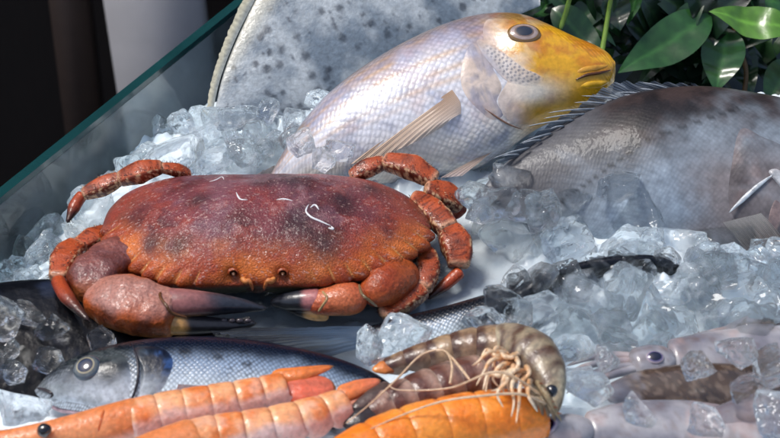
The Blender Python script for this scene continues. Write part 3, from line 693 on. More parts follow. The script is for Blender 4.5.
# thick margin and belly underneath
for dz, rr in ((-.0014, 1.002), (-.003, .985), (-.006, .93), (-.012, .82), (-.018, .62), (-.021, .3), (-.0215, .02)):
    row = []; cl = []
    for i in range(NA):
        d = rimP[i] - cen; lob = abs(sin(i / NA * pi * 44)); fm = frontmask[i]
        q = cen + d * (rr * (1 + fm * (.044 * lob - .020) * (1 if rr > .95 else 0))) + Z * dz
        row.append(q); cl.append(mix(C(150, 60, 26), C(96, 92, 62), sst(-.001, -.006, dz)) * (.8 + .3 * nz(q, 100)))
    rows.append(row); cols.append(cl)
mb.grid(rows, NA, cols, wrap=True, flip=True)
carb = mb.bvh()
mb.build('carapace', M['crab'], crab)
def chit(px, py):
    h = carb.ray_cast(CAM, ray(px, py))
    if h[0] is None: return P(px, py, ZR), Z.copy()
    nn = h[1];
    if nn.dot(ray(px, py)) > 0: nn = -nn
    return h[0], nn
for pts, r in (([(309, 204), (306, 211), (311, 217), (322, 222), (331, 226)], 1.5), ([(331, 226), (333, 229), (328, 228)], 1.4), ([(310, 208), (315, 205), (319, 210)], 1.3), ([(276, 200), (284, 199), (293, 201)], 1.0), ([(236, 192), (240, 199), (248, 200)], 1.1), ([(209, 182), (216, 180), (222, 177), (224, 180)], 1.1), ([(372, 180), (378, 182)], 1.2)):
    line_on(chit, pts, r * .78, C(214, 214, 210), 'worm_tube', M['white_lime'], crab, off=.0001, n=22, fl=.55)
# eyes, sockets and antennules
for ex in (233, 283):
    h, nn = chit(ex, 272); sg = -1 if ex < 258 else 1
    def on(px, py, d): a_, n_ = chit(px, py); return a_ + nn * d
    mb = MB(); rows = []; cols = []
    for k in range(5):   # dark socket ring
        ring = [on(ex + (2.4 + .9 * k) * cos(a_ * pi / 14), 272 + (1.8 + .65 * k) * sin(a_ * pi / 14), (.0002, .0013, .0018, .0012, -.0004)[k]) for a_ in range(28)]
        rows.append(ring); cols.append([(C(30, 14, 12), C(84, 34, 18), C(140, 62, 28), C(160, 74, 34), C(150, 66, 30))[k]] * 28)
    mb.grid(rows, 28, cols, wrap=True); rows0 = rows[0]; cb = [h - nn * .0004] * 28
    mb.grid([cb, rows0], 28, [[C(16, 10, 10)] * 28] * 2, wrap=True); mb.build('eye_socket', M['claw'], crab)
    mb = MB(); tube(mb, spl([h - nn * .001, h + nn * .0018, h + nn * .0042], 12), [1.7 * K, 2.1 * K, 1.8 * K], [1.5 * K, 1.9 * K, 1.6 * K], Vector((.2, .4, .8)), lambda s, u, q, t: mix(C(50, 26, 18), C(110, 72, 50), s), nc=16, cap=(0, .6)); mb.build('eye', M['claw'], crab)  # paler bead tip is a glint put into the eye colour
    mb = MB(); tube(mb, spl([on(ex - sg * 8, 277, .0005), on(ex - sg * 12, 279, .003), on(ex - sg * 15, 277, .004), on(ex - sg * 18, 284, .003), on(ex - sg * 19, 289, .002)], 24), [2.6 * K, 2.8 * K, 1.6 * K, 1.2 * K, .5 * K], [2.4 * K, 2.6 * K, 1.5 * K, 1.2 * K, .5 * K], Vector((.3, .5, .8)), lambda s, u, q, t: mix(C(212, 140, 76), C(180, 74, 40), s), nc=10); mb.build('feeler', M['claw'], crab)
mb = MB()
limb(mb, [(244, 283, ZR - .006), (258, 286, ZR - .007), (272, 283, ZR - .006)], [5, 7, 5], lambda s, u, q, t: C(70, 40, 26), n=16); mb.build('mouth_parts', M['claw'], crab)
# legs
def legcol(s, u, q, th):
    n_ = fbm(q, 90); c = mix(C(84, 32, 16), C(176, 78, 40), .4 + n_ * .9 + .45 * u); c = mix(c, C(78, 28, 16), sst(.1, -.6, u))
    c = mix(c, C(222, 176, 140), sst(.86, .98, s) * .7 + .6 * sst(.12, .02, s))
    e_ = abs(sin(th))
    if e_ > .5 and u > -.5:
        c = mix(c, C(90, 32, 18), .55 * sst(.5, .75, e_))
        if noise.noise(q * 560) > .08: c = mix(c, C(222, 180, 136), .75 * sst(.5, .7, e_))
    elif noise.noise(q * 650) > .38: c = mix(c, C(70, 24, 16), .7)
    return c
def tipcol(s, u, q, th):
    c = mix(C(150, 56, 30), C(36, 20, 18), sst(.35, .75, s) + .3 * sst(.1, -.5, u)); return mix(c, C(206, 96, 50), .5 * sst(.6, .95, u) * (1 - s))
def bristles(mb, pts, rad, num, rng):
    n = len(pts)
    for _ in range(num):
        i = rng.randrange(1, n - 1); s = i / (n - 1); t = (pts[i + 1] - pts[i - 1]).normalized(); side = t.cross(Z).normalized(); u = side.cross(t)
        a = rng.choice([-1, 1]) * rng.uniform(.5, 1.9); R = lerp_list(rad, s) * K
        d = (side * sin(a) + u * cos(a)).normalized(); p = pts[i] + d * R * .9; e = p + (d + t * rng.uniform(-.2, .8)) * rng.uniform(.0010, .0026)
        w = t * .00022; w2 = t.cross(d) * .00022; b = len(mb.v); col = rng.choice([C(214, 170, 130), C(70, 26, 16), C(60, 24, 16)])
        for z in (p + w, p - w * .5 + w2, p - w * .5 - w2, e): mb.vert(z, col)
        mb.f += [[b, b + 1, b + 3], [b + 1, b + 2, b + 3], [b + 2, b, b + 3]]
rg = random.Random(11)
def crab_leg(segs, tip, tiprad):
    mb = MB()
    for ctrl, rad in segs:
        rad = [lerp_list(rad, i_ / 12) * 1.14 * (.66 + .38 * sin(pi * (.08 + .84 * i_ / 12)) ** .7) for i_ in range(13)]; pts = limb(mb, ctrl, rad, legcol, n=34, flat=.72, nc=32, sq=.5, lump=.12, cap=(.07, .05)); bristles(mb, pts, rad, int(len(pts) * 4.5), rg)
    leg = mb.build('leg', M['crableg'], crab)
    if tip:
        mb = MB(); limb(mb, tip, tiprad, tipcol, n=22, flat=.85, cap=(.1, .03)); mb.build('leg_tip', M['crableg'], leg)
z0 = ZR
crab_leg([([(190, 176, .028), (176, 170, .034), (160, 168, .036)], [6, 6, 5]), ([(164, 167, .036), (143, 171, .035), (118, 180, .030)], [6.5, 9.5, 7.5]), ([(122, 178, .030), (102, 186, .026), (82, 195, .022)], [7, 8.5, 6])], [(84, 193, .022), (76, 204, .017), (67, 223, .012)], [6, 6.5, 1.5])
crab_leg([([(112, 232, .018), (95, 238, .020), (76, 248, .021)], [8, 9, 8]), ([(80, 244, .021), (66, 258, .021), (57, 280, .021)], [10, 11, 8])], [(57, 278, .022), (67, 297, .025), (89, 321, .024)], [7, 7, 2])
crab_leg([([(350, 178, .030), (368, 168, .034), (386, 162, .036)], [7, 8, 7]), ([(382, 161, .036), (410, 167, .036), (437, 181, .032)], [9, 10.5, 9]), ([(424, 187, .031), (445, 195, .026), (463, 205, .020)], [10, 11.5, 9.5])], [(462, 206, .019), (455, 214, .012), (440, 216, .008)], [8, 6, 2])
crab_leg([([(410, 198, .026), (424, 204, .026), (450, 231, .024)], [8, 10.5, 11]), ([(446, 227, .023), (457, 246, .020), (459, 268, .014)], [11, 12.5, 10])], [(462, 270, .013), (446, 284, .008), (427, 299, .004)], [6.5, 6, 2])
crab_leg([([(410, 254, .018), (425, 256, .017), (428, 272, .015), (422, 290, .012)], [8, 9.5, 9.5, 8.5]), ([(424, 287, .012), (405, 300, .010), (381, 316, .008)], [9.5, 10, 8])], None, None)
# claws
def clawcol(s, u, q, th):
    n_ = fbm(q, 36); c = mix(C(176, 84, 36), C(100, 42, 26), .5 + 1.5 * n_); c = mix(c, C(150, 66, 34), .5 * sst(.0, .4, fbm(q, 120))); c = mix(c, C(172, 124, 112), .85 * sst(.3, .85, u + .4 * n_)); c = mix(c, C(206, 140, 70), .6 * sst(.1, -.6, u))  # paler purplish upper side: a lit sheen put into the shell colour
    return c
def capcol(s, u, q, th):
    n_ = fbm(q, 40); c = mix(C(92, 38, 22), C(158, 78, 40), .5 + 1.3 * n_); c = mix(c, C(96, 44, 34), .5 * sst(.0, .4, fbm(q, 110))); c = mix(c, C(140, 98, 100), .5 * sst(.4, .95, u + .4 * n_)); return mix(c, C(186, 110, 54), .6 * sst(.8, 1, s))  # pinkish sheen along the upper side is painted into the colour
def horn(s, u, q, th): return mix(mix(C(150, 96, 92), C(186, 140, 84), sst(.2, -.5, u)), mix(C(30, 32, 40), C(78, 80, 90), .35 * sst(.3, 1, u)), sst(.22, .55, s + .08 * nz(q, 120)))
def horn2(s, u, q, th): return mix(C(206, 156, 92), mix(C(22, 20, 24), C(60, 58, 62), .5 * sst(.2, .9, u)), sst(.22, .34, s + .06 * nz(q, 120)))
mb = MB()
limb(mb, [(136, 264, .018), (112, 266, .021), (97, 281, .022), (93, 301, .020)], [23, 26, 25, 17], capcol, n=48, flat=.85, nc=44, cap=(.10, .14), sq=.7, lump=.16)
limb(mb, [(92, 296, .019), (112, 301, .022), (140, 308, .023), (166, 312, .022), (178, 314, .022)], [17, 24, 25.5, 24, 20], clawcol, n=52, flat=.85, nc=44, cap=(.12, .05), sq=.7, lump=.13)
claw = mb.build('claw', M['claw'], crab)
def notch(mb_ctrl): pass
mb = MB(); limb(mb, [(163, 303, .0255), (185, 303, .026), (215, 304, .024), (245, 306, .020), (267, 309, .016)], [14.5, 13, 10.5, 7, 1.5], horn, n=40, flat=.9, nc=24, cap=(.06, .05)); mb.build('movable_finger', M['black_tip'], claw)
mb = MB(); limb(mb, [(160, 322, .018), (185, 324, .0165), (207, 325, .015), (232, 325, .013), (257, 323, .012)], [12, 10.5, 8, 6, 2.5], horn2, n=40, flat=.9, nc=24, cap=(.06, .08))
for i in range(6):
    x = 208 + i * 8; limb(mb, [(x - 4, 320.5, .0165), (x + 4, 321, .016)], [3.4 - i * .25, 3.4 - i * .25], lambda s, u, q, t: C(70, 62, 66), n=10, nc=10, cap=(.5, .5))
mb.build('fixed_finger', M['black_tip'], claw)
mb = MB(); limb(mb, [(163, 288, .030), (160, 296, .034), (166, 305, .035), (172, 313, .031), (188, 318, .027)], [1.2, 1.5, 1.3, 1.5, 1.2], lambda s, u, q, t: C(96, 60, 30), n=26, nc=8); mb.build('joint', M['claw'], claw)
mb = MB()
limb(mb, [(408, 268, .014), (392, 279, .018), (376, 289, .0185), (358, 294, .017)], [17, 22, 21, 15], lambda s, u, q, th: mix(C(152, 62, 30), C(176, 88, 44), .5 + fbm(q, 40)) * (1 - .3 * sst(.3, 1, u) * sst(.1, .4, fbm(q, 30))), n=36, flat=.85, nc=32, cap=(.25, .3))
limb(mb, [(366, 296, .0165), (345, 299, .018), (322, 302, .017), (306, 304, .015)], [15, 16.5, 14, 9.5], lambda s, u, q, th: mix(mix(C(168, 70, 40), C(196, 106, 66), .5 + fbm(q, 50) + .2 * u), C(206, 150, 90), .7 * sst(.1, -.5, u)), n=36, flat=.85, nc=32, cap=(.25, .2))
claw = mb.build('claw', M['claw'], crab)
mb = MB(); limb(mb, [(322, 300, .0175), (306, 300, .0175), (288, 301, .016), (270, 302, .013)], [11.5, 10.5, 8.5, 4], lambda s, u, q, th: mix(C(176, 112, 110), mix(C(20, 22, 28), C(70, 72, 80), .4 * sst(.3, 1, u)), sst(.25, .4, s)), n=30, flat=.9, nc=24, cap=(.1, .12)); mb.build('movable_finger', M['black_tip'], claw)
mb = MB(); limb(mb, [(330, 312, .012), (316, 313, .011), (300, 311, .010), (284, 307, .009)], [8.5, 7.5, 5, 2], lambda s, u, q, th: mix(C(206, 156, 96), C(24, 22, 26), sst(.4, .55, s)), n=24, flat=.9, nc=18); mb.build('fixed_finger', M['black_tip'], claw)
mb = MB(); limb(mb, [(322, 291, .028), (327, 298, .029), (323, 305, .026), (318, 312, .021)], [1.0, 1.3, 1.2, .9], lambda s, u, q, t: mix(C(150, 116, 76), C(196, 170, 120), .5 + nz(q, 300)), n=20, nc=8)
limb(mb, [(359, 284, .030), (362, 294, .0325), (370, 301, .030), (378, 307, .024)], [1.1, 1.4, 1.4, 1.0], lambda s, u, q, t: C(116, 96, 66), n=20, nc=8); mb.build('joint', M['claw'], claw)

# ------------------------------------------------------------------ langoustines
def segshell(mb, p0, p1, up, r0, r1, colfn, ext=118, nl=12, nc=34, flare=.17, point=.34, hgt=.85):
    """one overlapping abdomen plate: an arched shell with pointed side flaps"""
    t = (p1 - p0).normalized(); side = t.cross(up).normalized(); u = side.cross(t); rows = []; cols = []
    for i in range(nl):
        s = i / (nl - 1); p = p0.lerp(p1, s); R = (r0 + (r1 - r0) * s) * (.965 + flare * sst(0, .25, s) + .02 * sin(pi * s)) * (1 - .06 * sst(.88, 1, s)) * (1 + .015 * noise.noise(p * 300))
        row = []; cl = []
        for j in range(nc):
            x = -1 + 2 * j / (nc - 1); a = x * radians(ext); q = p + side * (R * sin(a)) + u * (R * hgt * cos(a))
            ex = sst(.78, 1, abs(x)); q += -u * (R * point * ex * sin(pi * min(1, s * 1.15)) ** .8) + t * (R * .30 * ex * s)
            row.append(q); cl.append(colfn(s, x, q))
        rows.append(row); cols.append(cl)
    mb.grid(rows, nc, cols)
    inner = [[p0.lerp(p1, i / 3) + (q - p0.lerp(p1, i / 3)) * .9 for q in rows[min(nl - 1, i * 4)]] for i in range(4)]
def lcol(s, x, q):
    n_ = fbm(q, 50); c = mix(C(226, 124, 58), C(240, 170, 118), .5 + 1.5 * n_); c = mix(c, C(240, 190, 164), .5 * sst(.1, .45, fbm(q + Vector((3, 0, 0)), 70))); c = mix(c, C(170, 70, 30), .7 * sst(.88, .97, s)); c = mix(c, C(244, 190, 140), .55 * sst(.30, .18, s)); c = mix(c, C(240, 172, 120), .5 * sst(.1, .5, fbm(q, 110)))
    c = mix(c, C(238, 206, 200), sst(.48, .74, abs(x) + .2 * n_) * .85); return c
def langoustine(label, spine, rad, zs, nseg, head=True, eye=None, carap=None, fan=None, upv=Vector((0, .35, 1)), colf=lcol):
    o = P(*spine[len(spine) // 2], zs)
    root = thing('langoustine', label, 'langoustine', (o.x, o.y, zs - .012), 'orange langoustines along the front')
    pts = spl([P(x, y, zs) for x, y in spine], 120)
    rad = [r * .88 for r in rad]
    def at(f): return pts[min(119, max(0, int(f * 119)))]
    f0 = carap if carap else 0
    for i in range(nseg):
        a = f0 + (1 - f0) * i / nseg; b_ = f0 + (1 - f0) * (i + 1.18) / nseg
        mb = MB(); ra = lerp_list(rad, a) * K; rb = lerp_list(rad, b_) * K
        pa, pb_ = at(a), at(min(1, b_)); lift = (i % 2) * .0
        segshell(mb, pa, pb_, upv, ra, rb, colf); mb.build('abdomen_segment', M['shell'], root)
    # flesh under the plates
    mb = MB(); tube(mb, pts[int(f0 * 119):], [r * K * .86 for r in rad[-3:]], [r * K * .72 for r in rad[-3:]], upv, lambda s, u, q, t: mix(C(226, 150, 110), C(226, 196, 186), sst(.2, -.4, u)), nc=16); mb.build('belly', M['shell'], root)
    return root, pts
# 1: the upper one, whole, head at the lower left
sp1 = [(-40, 444), (20, 439), (60, 434), (110, 425), (150, 415), (195, 406), (235, 399), (285, 388)]
r1, pts1 = langoustine('long orange langoustine at the lower left with a black eye, below the sea bass', sp1, [10, 15, 18, 19, 19, 18, 17, 15], .034, 6, carap=.50)
mb = MB()
def carc(s, u, q, th):
    n_ = fbm(q, 40); c = mix(C(222, 128, 66), C(234, 160, 108), .5 + n_ + .2 * u); c = mix(c, C(236, 196, 180), .8 * sst(.3, -.3, u + .3 * n_)); return mix(c, C(214, 110, 44), .5 * sst(.5, .9, u))
tube(mb, spl([P(x, y, .034) for x, y in [(-40, 444), (20, 440), (60, 435), (100, 427), (146, 416)]], 50), [v * K for v in (8, 10, 14, 17, 18)], [v * K for v in (7, 9, 13, 16, 17)], Vector((0, .1, 1)), carc, nc=30, cap=(.1, .06)); mb.build('carapace', M['shell'], r1)
mb = MB(); limb(mb, [(38, 433, .041), (46, 430, .0435), (52, 430, .043)], [4.5, 6, 4.5], lambda s, u, q, t: C(16, 12, 12), n=18, nc=18, cap=(.5, .5)); mb.build('eye', M['eye'], r1)
mb = MB(); limb(mb, [(104, 410, .050), (101, 420, .051), (98, 432, .046)], [1.0, 1.2, 1.0], lambda s, u, q, t: C(196, 100, 50), n=14, nc=8); mb.build('neck_groove', M['shell'], r1)
def fan(root, plates):
    for ctrl, rad, fl, col1, col2 in plates:
        mb = MB(); limb(mb, ctrl, rad, lambda s, u, q, t: mix(col1, col2, s) * (1 + .12 * sin(t * 6)) if s < .93 else C(150, 96, 50), n=24, flat=fl, nc=22, cap=(.2, .22)); mb.build('tail_plate', M['shell'], root)
fan(r1, [([(270, 377, .036), (300, 374, .037), (334, 366, .036)], [8, 7, 2], .5, C(232, 130, 52), C(210, 112, 56)),
         ([(283, 392, .034), (300, 390, .034), (322, 388, .033), (336, 387, .032)], [10, 13.5, 13.5, 9], .3, C(222, 100, 66), C(206, 110, 84)),
         ([(285, 402, .030), (305, 404, .029), (322, 402, .028)], [6, 6, 3], .4, C(236, 170, 150), C(236, 190, 176))])
# 2: the middle one
sp2 = [(120, 470), (160, 452), (205, 438), (250, 431), (300, 420), (345, 404)]
r2, pts2 = langoustine('orange langoustine lying between the other two, its pointed tail towards the striped prawn', sp2, [18, 20, 20, 19, 18, 15], .036, 6, carap=.30)
mb = MB(); tube(mb, spl([P(x, y, .036) for x, y in [(60, 502), (100, 480), (135, 464), (206, 438)]], 40), [v * K for v in (14, 19, 21, 21)], [v * K for v in (13, 17, 19, 19)], Vector((0, .1, 1)), carc, nc=28, cap=(.2, .1)); mb.build('carapace', M['shell'], r2)
fan(r2, [([(338, 396, .037), (358, 388, .037), (381, 380, .036)], [9, 8, 3], .5, C(232, 130, 60), C(222, 120, 90)),
         ([(338, 406, .034), (352, 402, .034), (368, 396, .033)], [8, 8, 3], .4, C(236, 150, 120), C(226, 150, 120)),
         ([(330, 414, .031), (340, 416, .030), (352, 413, .029)], [6, 6, 3], .4, C(240, 190, 180), C(236, 180, 160))])
# 3: the right one
sp3 = [(310, 484), (345, 460), (390, 442), (440, 428), (490, 418), (545, 412)]
r3, pts3 = langoustine('bright orange langoustine in front of the prawn head, partly below the picture edge', sp3, [16, 22, 26, 26, 25, 20], .036, 7, upv=Vector((0, -.1, 1)),
                       colf=lambda s, x, q: mix(mix(C(236, 128, 30), C(244, 152, 56), .5 + fbm(q, 40)), mix(C(226, 110, 30), C(246, 190, 120), sst(.15, 0, s)), .8 * max(sst(.9, 1, s), sst(.15, 0, s))))

# ------------------------------------------------------------------ prawns
def pcol(s, x, q):
    n_ = fbm(q, 45); c = mix(C(138, 104, 90), C(172, 142, 126), .5 + n_); c = mix(c, C(84, 42, 32), .9 * sst(.35, .7, s + .25 * n_)); c = mix(c, C(190, 176, 160), .6 * sst(.3, .05, s)); return mix(c, C(196, 176, 160), .8 * sst(.6, 1, abs(x)))
def ppale(s, x, q):
    n_ = fbm(q, 45); c = mix(C(160, 132, 100), C(106, 78, 60), .5 + 1.5 * n_); c = mix(c, C(64, 34, 28), .85 * sst(.55, .75, s + .25 * n_)); return mix(c, C(206, 190, 170), .6 * sst(.6, 1, abs(x)))
def prawn_body(root, spine, rad, zs, nseg, colf, upv):
    pts = spl([P(x, y, z) for (x, y), z in zip(spine, zs)], 100)
    for i in range(nseg):
        a = i / nseg; b_ = (i + 1.2) / nseg; mb = MB()
        segshell(mb, pts[int(a * 99)], pts[min(99, int(b_ * 99))], upv, lerp_list(rad, a) * K, lerp_list(rad, min(1, b_)) * K, colf, ext=120, point=.3); mb.build('abdomen_segment', M['prawn'], root)
    mb = MB(); tube(mb, pts, [r * K * .86 for r in rad], [r * K * .74 for r in rad], upv, lambda s, u, q, t: C(176, 146, 130), nc=14); mb.build('belly', M['prawn'], root)
pr = thing('prawn', 'grey prawn with pale bent legs, its head at the right above the orange langoustine', 'prawn', (P(470, 370).x, P(470, 370).y, .02), 'striped prawns')
prawn_body(pr, [(505, 346), (480, 345), (455, 348), (430, 354), (405, 361), (385, 367)], [19, 17, 14, 12, 10, 7], [.038, .038, .036, .034, .032, .030], 5, ppale, Vector((0, .35, 1)))
mb = MB(); limb(mb, [(393, 366, .031), (382, 368, .032), (372, 370, .032)], [7, 7, 2], lambda s, u, q, t: mix(C(176, 96, 60), C(214, 130, 50), s), n=16, flat=.5); mb.build('tail_fan', M['prawn'], pr)
mb = MB()
def phead(s, u, q, th):
    n_ = fbm(q, 40); c = mix(C(116, 100, 74), C(166, 148, 114), .5 + 1.5 * n_); c = mix(c, C(74, 36, 28), .9 * max(exp(-((s - k_ + .05 * n_ - .04 * u) / .05) ** 2) for k_ in (.2, .36, .53, .7)) * sst(-.6, .1, u + .8 * n_)); c = mix(c, C(196, 186, 156), .6 * sst(.1, .4, fbm(q, 90))); c = mix(c, C(70, 60, 50), .6 * (noise.noise(q * 500) > .35)); c = mix(c, C(196, 184, 160), .3 * sst(.3, .9, u)); return mix(c, C(66, 28, 20), .85 * max(exp(-((s - k_ + .10 * n_ - .05 * sin(th * 2)) / .030) ** 2) for k_ in (.16, .30, .42, .56, .70)) * sst(-.25, .2, noise.noise(q * 60) + .25))
limb(mb, [(488, 346, .038), (512, 345, .041), (533, 358, .043), (548, 380, .043), (553, 402, .041), (552, 414, .040)], [17, 20, 23, 19, 11, 4], phead, n=46, flat=.9, nc=32, cap=(.12, .06)); mb.build('carapace', M['prawn'], pr)
mb = MB(); limb(mb, [(536, 380, .055), (546, 394, .056), (556, 412, .049), (562, 422, .044)], [2.4, 3, 2, .5], lambda s, u, q, t: C(196, 176, 140), n=18, nc=10)
for i_ in range(6): limb(mb, [(539 + i_ * 3.6, 383 + i_ * 6, .0585 - .0018 * i_), (544 + i_ * 3.6, 384 + i_ * 6, .0605 - .0018 * i_)], [1.2, .3], lambda s, u, q, t: C(150, 96, 70), n=6, nc=6)
for x_, y_ in ((546, 404), (552, 408), (540, 402), (534, 398)): limb(mb, [(x_ - 6, y_ - 16, .052), (x_, y_, .050), (x_ + 3, y_ + 14, .044)], [3.4, 3, .8], lambda s, u, q, t: mix(C(206, 196, 166), C(150, 120, 96), s), n=16, nc=10, flat=.4); mb.build('rostrum', M['prawn'], pr)
mb = MB(); limb(mb, [(549, 388, .053), (552, 392, .054), (554, 397, .053)], [4.5, 5.5, 4], lambda s, u, q, t: C(20, 22, 30), n=14, nc=14, cap=(.5, .5)); mb.build('eye', M['eye'], pr)
lc = lambda s, u, q, t: mix(C(240, 222, 192), C(222, 170, 118), .4 + nz(q, 120) + .5 * (abs((s * 3) % 1 - .5) > .4))
legs = [[(515, 362), (500, 366), (493, 378), (500, 388)], [(518, 366), (506, 374), (500, 388), (490, 391)], [(522, 370), (512, 384), (514, 402), (511, 418)], [(526, 374), (520, 388), (519, 402), (516, 424)], [(512, 358), (492, 360), (484, 372), (476, 386)], [(508, 354), (490, 352), (478, 362), (472, 366)], [(530, 380), (528, 394), (534, 406), (538, 412)], [(505, 352), (496, 348), (494, 362), (497, 374)], [(524, 372), (516, 370), (508, 380), (509, 392)]]
rl = random.Random(21)
for _ in range(9):
    x0, y0_ = rl.uniform(500, 530), 352 + rl.uniform(0, 24); a_ = rl.uniform(1.7, 3.3); L_ = rl.uniform(18, 34)
    legs.append([(x0, y0_), (x0 + L_ * .4 * cos(a_ - .5), y0_ + L_ * .3 * sin(a_ - .5)), (x0 + L_ * .7 * cos(a_), y0_ + L_ * .7 * sin(a_)), (x0 + L_ * cos(a_ - .3), y0_ + L_ * abs(sin(a_ - .5)) + 4)])
for k_, l in enumerate(legs):
    mb = MB(); zz = [.051, .058, .055, .051]
    limb(mb, [(x, y, z + .001 * (k_ % 3)) for (x, y), z in zip(l, zz)], [2.6, 2.1, 1.5, .5], lc, n=26, nc=10, cap=(.05, .05)); mb.build('leg', M['prawn'], pr)
for k_, l in enumerate(([(548, 404, .05), (520, 394, .060), (480, 396, .060), (440, 402, .056), (400, 416, .050), (355, 436, .046)], [(545, 398, .05), (500, 372, .064), (450, 388, .052), (400, 390, .047), (388, 384, .047)], [(470, 380, .052), (452, 358, .050), (440, 350, .048), (420, 356, .046), (396, 380, .044), (370, 404, .044), (345, 424, .042)], [(450, 384, .050), (452, 366, .051), (446, 352, .050), (436, 351, .048)])):
    mb = MB(); limb(mb, l, [1.2, 1.0, .8, .4], lambda s, u, q, t: C(214, 184, 150), n=60, nc=8, cap=(.02, .02)); mb.build('antenna', M['prawn'], pr)
pr2 = thing('prawn', 'brown banded prawn with a dark tail, wedged behind the bright orange langoustine', 'prawn', (P(430, 385).x, P(430, 385).y, .018), 'striped prawns')
prawn_body(pr2, [(510, 372), (480, 377), (455, 383), (425, 392), (395, 403), (368, 414)], [18, 19, 19, 18, 16, 12], [.031, .032, .032, .032, .032, .031], 6, pcol, Vector((0, .1, 1)))
mb = MB(); limb(mb, [(372, 413, .033), (358, 420, .034), (343, 426, .033)], [12, 12, 5], lambda s, u, q, t: mix(C(60, 52, 52), C(26, 26, 30), s), n=20, flat=.5, nc=20); mb.build('tail_fan', M['prawn'], pr2)
mb = MB(); limb(mb, [(392, 386, .036), (375, 396, .037), (352, 410, .036)], [8, 8, 4], lambda s, u, q, t: C(84, 66, 60), n=20, flat=.5, nc=18); mb.build('tail_plate', M['prawn'], pr2)

# ------------------------------------------------------------------ squid
def squid(label, mant, mrad, zs, headc=None, hrad=13, eye=None, arms=(), colf=None, fl=.52, er=8):
    c0 = P(*mant[len(mant) // 2], zs); root = thing('squid', label, 'squid', (c0.x, c0.y, zs - .012), 'squid heaped at the front right')
    mb = MB(); limb(mb, [(x, y, zs) for x, y in mant], mrad, colf, n=60, flat=fl, nc=36, cap=(.04, .1)); mb.build('mantle', M['squid'], root)
    if headc:
        mb = MB(); limb(mb, [(x, y, zs + .002) for x, y in headc], [hrad * .7, hrad, hrad * .9], colf, n=24, flat=.6, nc=24, cap=(.3, .2)); hd = mb.build('head', M['squid'], root); tr = mb.bvh()
        if eye:
            def hit(px, py):
                h = tr.ray_cast(CAM, ray(px, py)); nn = h[1] if h[0] is not None else Vector((0, -.5, .85))
                if nn.dot(ray(px, py)) > 0: nn = -nn
                return (h[0] if h[0] is not None else P(px, py, zs + .01)), nn
            fish_eye(hit, eye[0], eye[1], er, root, pupil=.62, iris=C(120, 110, 150), ring=C(40, 40, 80), rim=C(170, 156, 164), bulge=.4, squash=.8, pupcol=C(18, 18, 44))
    for a in arms:
        mb = MB(); limb(mb, [(x, y, zs + .001) for x, y in a], [4.4, 3.6, 2.6, .8], colf, n=24, nc=12); mb.build('arm', M['squid'], root)
def sqpale(s, u, q, th):
    n_ = fbm(q, 40); c = mix(C(178, 176, 180), C(124, 122, 132), .5 + 1.1 * n_); c = mix(c, C(112, 96, 94), .5 * sst(.15, .5, fbm(q + Vector((0, 7, 0)), 80)) * sst(-.2, .5, u)); c = mix(c, C(140, 138, 150), .5 * sst(.3, -.5, u)); c = mix(c, C(196, 164, 156), .4 * sst(.1, .5, fbm(q + Vector((3, 3, 0)), 50)))
    if noise.noise(q * 700) > .42: c = mix(c, C(116, 92, 84), .3 * sst(-.2, .4, u + n_))
    return c
def sqbrown(s, u, q, th):
    c = sqpale(s, u, q, th); n_ = fbm(q, 40)
    k = sst(.0, .5, u + .35 * n_ + .1) * sst(.02, .2, s); blot = sst(.25, .45, fbm(q + Vector((9, 2, 0)), 26))
    c = mix(c, mix(C(74, 58, 48), C(112, 96, 84), sst(-.1, .35, noise.noise(q * 420))), k * (1 - blot)); return c
squid('pale squid with a dark blue eye lying in front of the ice chunks', [(668, 357), (700, 354), (740, 350), (790, 346), (850, 344)], [17, 22, 23, 21, 12], .020, [(676, 357), (655, 360), (630, 364)], 16, (655, 357), ([(640, 361), (612, 362), (586, 366), (560, 378)], [(640, 365), (610, 369), (584, 378), (566, 394)], [(640, 358), (612, 355), (590, 358), (566, 366)], [(640, 368), (615, 374), (594, 382), (580, 396)]), sqpale)
squid('squid with a dark brown speckled back between the two pale squid', [(604, 396), (640, 388), (690, 386), (740, 388), (800, 392)], [8, 18, 23, 24, 22], .022, colf=sqbrown)
squid('pale pink squid at the bottom edge with a blue black eye beside the prawn head', [(585, 430), (620, 426), (680, 428), (740, 436), (800, 446)], [15, 24, 27, 26, 22], .028, [(596, 430), (570, 430), (545, 432)], 15, (549, 426), ([(548, 436), (530, 438), (516, 446)],), sqpale, er=9)
squid('thin brown squid partly covered by ice at the right edge', [(690, 341), (730, 336), (780, 334), (840, 336)], [6, 12, 14, 13], .018, colf=sqbrown)
squid('pale squid at the lower right corner under clear ice', [(700, 424), (740, 416), (780, 412), (840, 412)], [8, 17, 20, 18], .034, colf=lambda s, u, q, t: mix(sqpale(s, u, q, t), C(110, 90, 92), .35))

# ------------------------------------------------------------------ leaves
def leaf(mb, b, tip, w, nrm, col, bend=.15, fold=.25):
    ax = tip - b; Ln = ax.length; t = ax.normalized(); side = t.cross(nrm).normalized(); u = side.cross(t); rows = []; cols = []; uvs = []
    for i in range(22):
        s = i / 21; hw = w * (sin(pi * s ** .8) ** .85) * (1 - .25 * s); cpt = b + ax * s - u * (bend * Ln * (s - .3) ** 2) + u * (.04 * Ln * sin(s * 9))
        row = []; cl = []; uv = []
        for j in range(11):
            x = -1 + j / 5; q = cpt + side * (hw * x) + u * (hw * fold * abs(x) + .03 * hw * sin(s * 26 + abs(x) * 2.5))
            v = abs(x); c = col * (1 + .25 * nz(q, 40)); c = mix(c, col * 2.0 + Vector((.01, .015, 0)), .65 if j == 5 else .18 * (abs(sin(s * 22 - v * 2.2)) > .96))
            row.append(q); cl.append(c); uv.append((s, x))
        rows.append(row); cols.append(cl); uvs.append(uv)
    mb.grid(rows, 11, cols, uvs)
cam_n = Vector((0, -.75, .66))
